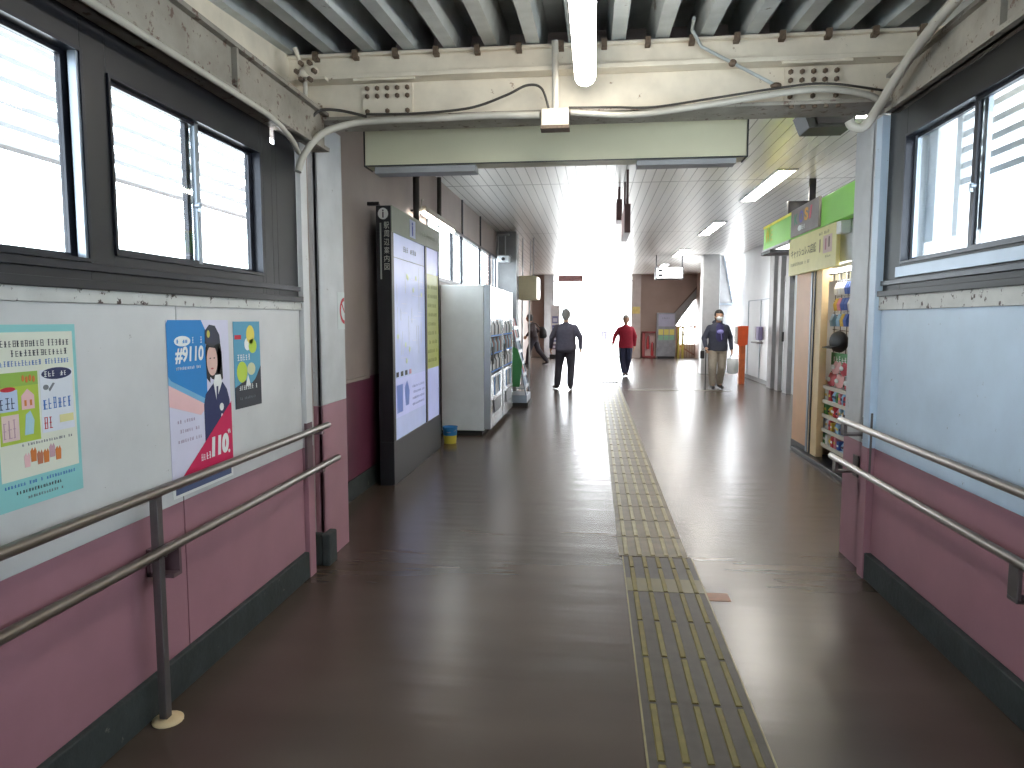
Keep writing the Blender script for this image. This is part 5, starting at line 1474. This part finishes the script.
    h.ell(hd + V(0, -0.014, 0.030), (0.098, 0.108, 0.112), hair_col, 20, 14)
    h.ell(hd + V(0, -0.050, -0.03), (0.086, 0.064, 0.08), hair_col)
    cut = voxel(h, 0.008, 2)
    # drop the part over the face
    import bmesh as bmh
    bm = bmh.new(); bm.from_mesh(cut)
    dead = [v for v in bm.verts if (v.co - hd).y > 0.045 and (v.co - hd).z < (0.055 if not bald else 0.09)]
    bmh.ops.delete(bm, geom=dead, context='VERTS'); bm.to_mesh(cut); bm.free()
    attach(cut, 'hair')
    for sx in (1, -1):
        e = MB().ell(hd + V(0.030 * sx, 0.089, 0.004), (0.011, 0.007, 0.007), K_white, 10, 8)
        e.ell(hd + V(0.030 * sx, 0.095, 0.004), (0.005, 0.003, 0.005), K_hair, 8, 6)
        attach(e.mesh('eye', V(0, 0, 0)), 'eye')
    m = MB().ell(hd + V(0, 0.094, -0.052), (0.022, 0.008, 0.006), M_lips, 12, 6)
    attach(m.mesh('mouth', V(0, 0, 0)), 'mouth')
    return r, J, attach

def add(attach, mb, name, smooth_size=None):
    return attach(mb.mesh(name, V(0, 0, 0)) if smooth_size is None else voxel(mb, smooth_size, 3), name)

C_dkshirt = mat('charcoal_shirt_cloth', (96, 92, 106), 0.8, var=0.08, vscale=20)  # charcoal lightened a little, glare haze mixed into the cloth colour
C_dktrous = mat('black_trouser_cloth', (62, 59, 68), 0.8, var=0.08, vscale=20)
C_red = mat('red_jacket_cloth', (176, 38, 62), 0.75, var=0.08, vscale=20)
C_jean = mat('dark_blue_denim', (54, 60, 88), 0.8, var=0.1, vscale=30)
C_hoodie = mat('dark_slate_jacket', (58, 60, 74), 0.8, var=0.08, vscale=20)
C_khaki = mat('khaki_trouser_cloth', (160, 150, 136), 0.8, var=0.08, vscale=20)
C_coat = mat('dark_brown_coat', (66, 54, 56), 0.8, var=0.08)
C_greyh = mat('grey_hair', (150, 146, 142), 0.7, var=0.15, vscale=60)
C_whiteh = mat('pale_grey_hair', (206, 202, 196), 0.7, var=0.1, vscale=60)
C_blackh = mat('black_hair', (34, 30, 30), 0.6, var=0.15, vscale=60)
C_shoe = mat('black_shoe', (32, 30, 32), 0.5)
C_bag = mat('grey_bag_cloth', (206, 208, 208), 0.7, var=0.05)
C_light = mat('pale_shirt_cloth', (214, 214, 214), 0.8, var=0.04)

# 1 man walking away towards the exit
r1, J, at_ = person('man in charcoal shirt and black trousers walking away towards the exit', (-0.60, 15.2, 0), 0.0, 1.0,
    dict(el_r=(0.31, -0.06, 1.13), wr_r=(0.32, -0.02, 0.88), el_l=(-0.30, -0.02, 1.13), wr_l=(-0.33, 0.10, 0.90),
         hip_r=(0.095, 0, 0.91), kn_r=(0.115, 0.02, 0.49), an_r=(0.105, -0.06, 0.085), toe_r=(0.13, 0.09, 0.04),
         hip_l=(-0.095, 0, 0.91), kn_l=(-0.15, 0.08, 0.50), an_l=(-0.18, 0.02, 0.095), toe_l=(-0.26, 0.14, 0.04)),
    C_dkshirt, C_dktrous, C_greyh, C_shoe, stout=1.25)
# 2 man in red
r2, J, at_ = person('grey haired man in a red jacket and dark jeans in front of the exit', (0.85, 19.0, 0), PI, 0.945,
    dict(el_r=(0.30, 0.02, 1.15), wr_r=(0.36, 0.14, 0.93), el_l=(-0.26, -0.03, 1.12), wr_l=(-0.25, -0.04, 0.86),
         kn_r=(0.10, 0.06, 0.49), an_r=(0.035, 0.10, 0.10), toe_r=(0.05, 0.25, 0.045), kn_l=(-0.085, 0.03, 0.49), an_l=(-0.03, -0.14, 0.10), toe_l=(-0.05, 0.0, 0.04),
         head=(0, 0.04, 1.60)),
    C_red, C_jean, C_whiteh, C_shoe, stout=1.12, hem=0.80)
# 3 man with mask, cane and bag walking towards us
r3, J, at_ = person('man in dark jacket and khaki trousers with white mask, walking with a cane', (2.66, 15.55, 0), PI + 0.12, 1.0,
    dict(el_r=(0.29, -0.02, 1.11), wr_r=(0.29, 0.12, 0.92), el_l=(-0.28, -0.04, 1.12), wr_l=(-0.29, 0.04, 0.87),
         kn_r=(0.13, 0.09, 0.49), an_r=(0.10, 0.02, 0.10), toe_r=(0.12, 0.17, 0.05), kn_l=(-0.09, 0.05, 0.48), an_l=(-0.09, -0.12, 0.11), toe_l=(-0.11, 0.03, 0.045),
         head=(0.0, 0.055, 1.585), chest=(0, 0.01, 1.27), curl_r=(1.2, 0, 0), curl_l=(1.2, 0, 0)),
    C_hoodie, C_khaki, C_blackh, C_shoe, stout=1.16, hood=True, hem=0.84)
hd = J['head']
mk = MB().ell(hd + V(0, 0.055, -0.047), (0.074, 0.066, 0.054), K_white, 18, 12)
add(at_, mk, 'face_mask')
sp = MB().ell(J['chest'] + V(0, 0.105, -0.07), (0.115, 0.062, 0.24), mat('purple_blue_print', (58, 54, 98), 0.8), 18, 12)
so_ = add(at_, sp, 'shirt_front')
pr_ = MB().ell(J['chest'] + V(0.0, 0.150, -0.02), (0.075, 0.03, 0.05), mat('lilac_print', (140, 136, 196), 0.8), 14, 8); pr_.seg(J['chest'] + V(-0.01, 0.172, -0.02), 0.009, J['chest'] + V(-0.03, 0.166, -0.18), 0.009, mat('lilac_print', (140, 136, 196), 0.8))
add(at_, pr_, 'shirt_print')
def world(rt, p): return (Matrix.Translation(rt.location) @ Matrix.Rotation(rt.rotation_euler.z, 4, 'Z') @ Matrix.Scale(rt.scale.x, 4)) @ Vector(p)
hw = world(r3, J['wr_r'] + V(0.0, 0.02, -0.075))
ck = thing('walking_cane', 'dark thin walking cane held by the masked man', 'cane', (hw.x, hw.y, 0))
MB().tube([(hw.x, hw.y, 0.02), (hw.x, hw.y, hw.z)], 0.011, C_shoe).build('shaft', ck)
MB().tube([(hw.x - 0.01, hw.y - 0.06, hw.z + 0.005), (hw.x, hw.y, hw.z + 0.012), (hw.x, hw.y + 0.05, hw.z + 0.005)], 0.014, C_shoe).build('grip', ck)
MB().lathe((hw.x, hw.y, 0.0), [(0.017, 0), (0.017, 0.02), (0.012, 0.04)], M_rubber, 12).build('rubber_tip', ck)
# dark glove-like case strapped by the cane hand
pc = thing('wrist_pouch', 'small black pouch hanging at the cane hand of the masked man', 'pouch', (hw.x - 0.06, hw.y, hw.z - 0.17))
MB().box(hw.x - 0.115, hw.x - 0.03, hw.y - 0.03, hw.y + 0.05, hw.z - 0.17, hw.z + 0.0, C_shoe).build('body', pc, 0.015)
MB().tube([(hw.x - 0.10, hw.y, hw.z - 0.01), (hw.x - 0.05, hw.y, hw.z + 0.05), (hw.x - 0.04, hw.y, hw.z - 0.01)], 0.005, C_shoe).build('strap', pc)
hl = world(r3, J['wr_l'] + V(0.0, 0.02, -0.10))
bgr = thing('tote_bag', 'pale grey tote bag carried low by the masked man beside the collection post', 'bag', (hl.x + 0.03, hl.y, hl.z - 0.42))
bb = MB(); bx, by, bz = hl.x + 0.03, hl.y, hl.z - 0.42
bb.loft([(bx, by, bz, 0.085, 0.05), (bx, by, bz + 0.03, 0.115, 0.07), (bx, by, bz + 0.2, 0.12, 0.07), (bx - 0.01, by, bz + 0.32, 0.11, 0.05)], C_bag, 20)
bb.build('body', bgr)
MB().tube([(bx - 0.07, by + 0.02, bz + 0.31), (bx - 0.03, by, bz + 0.415), (bx + 0.01, by, bz + 0.415), (bx + 0.06, by + 0.02, bz + 0.31)], 0.009, C_bag).build('handle', bgr)
# 4 dark striding figure at the left
r4, J, at_ = person('dark clothed person striding leftwards past the light box sign', (-1.98, 23.3, 0), PI / 2, 1.0,
    dict(el_r=(0.24, -0.10, 1.14), wr_r=(0.24, 0.05, 0.95), el_l=(-0.24, 0.08, 1.15), wr_l=(-0.22, 0.22, 0.98),
         pelvis=(0, 0, 0.90), chest=(0, 0.06, 1.26), neck=(0, 0.10, 1.42), head=(0, 0.16, 1.56), sh_r=(0.165, 0.08, 1.32), sh_l=(-0.165, 0.08, 1.32),
         kn_r=(0.09, -0.14, 0.50), an_r=(0.09, -0.42, 0.13), toe_r=(0.10, -0.30, 0.04), kn_l=(-0.09, 0.16, 0.50), an_l=(-0.09, 0.20, 0.09), toe_l=(-0.10, 0.36, 0.045)),
    C_coat, C_dktrous, C_blackh, C_shoe, stout=1.05)
bp = thing('shoulder_bag', 'black bag on the back of the striding dark clothed person', 'bag', (-1.66, 23.3, 0.9))
MB().loft([(-1.69, 23.3, 0.90, 0.10, 0.12), (-1.67, 23.3, 0.96, 0.13, 0.16), (-1.68, 23.3, 1.15, 0.12, 0.16), (-1.73, 23.3, 1.27, 0.08, 0.12)], C_shoe, 18).build('body', bp)
MB().tube([(-1.78, 23.2, 1.24), (-1.90, 23.12, 1.38), (-2.03, 23.13, 1.42), (-2.14, 23.14, 1.35)], 0.014, C_shoe).build('strap', bp)
# 5 far figure outside
r5, J, at_ = person('tiny far figure in pale top and dark shorts out in the glare beyond the exit', (0.60, 42.0, 0), 0.0, 1.0,
    dict(el_r=(0.25, -0.02, 1.13), wr_r=(0.26, 0.02, 0.88), el_l=(-0.25, -0.02, 1.13), wr_l=(-0.26, 0.06, 0.88),
         kn_r=(0.12, 0.08, 0.49), an_r=(0.13, 0.12, 0.09), kn_l=(-0.12, 0.0, 0.49), an_l=(-0.14, -0.1, 0.10)),
    C_light, C_dktrous, C_greyh, C_light, sleeve=0.5)
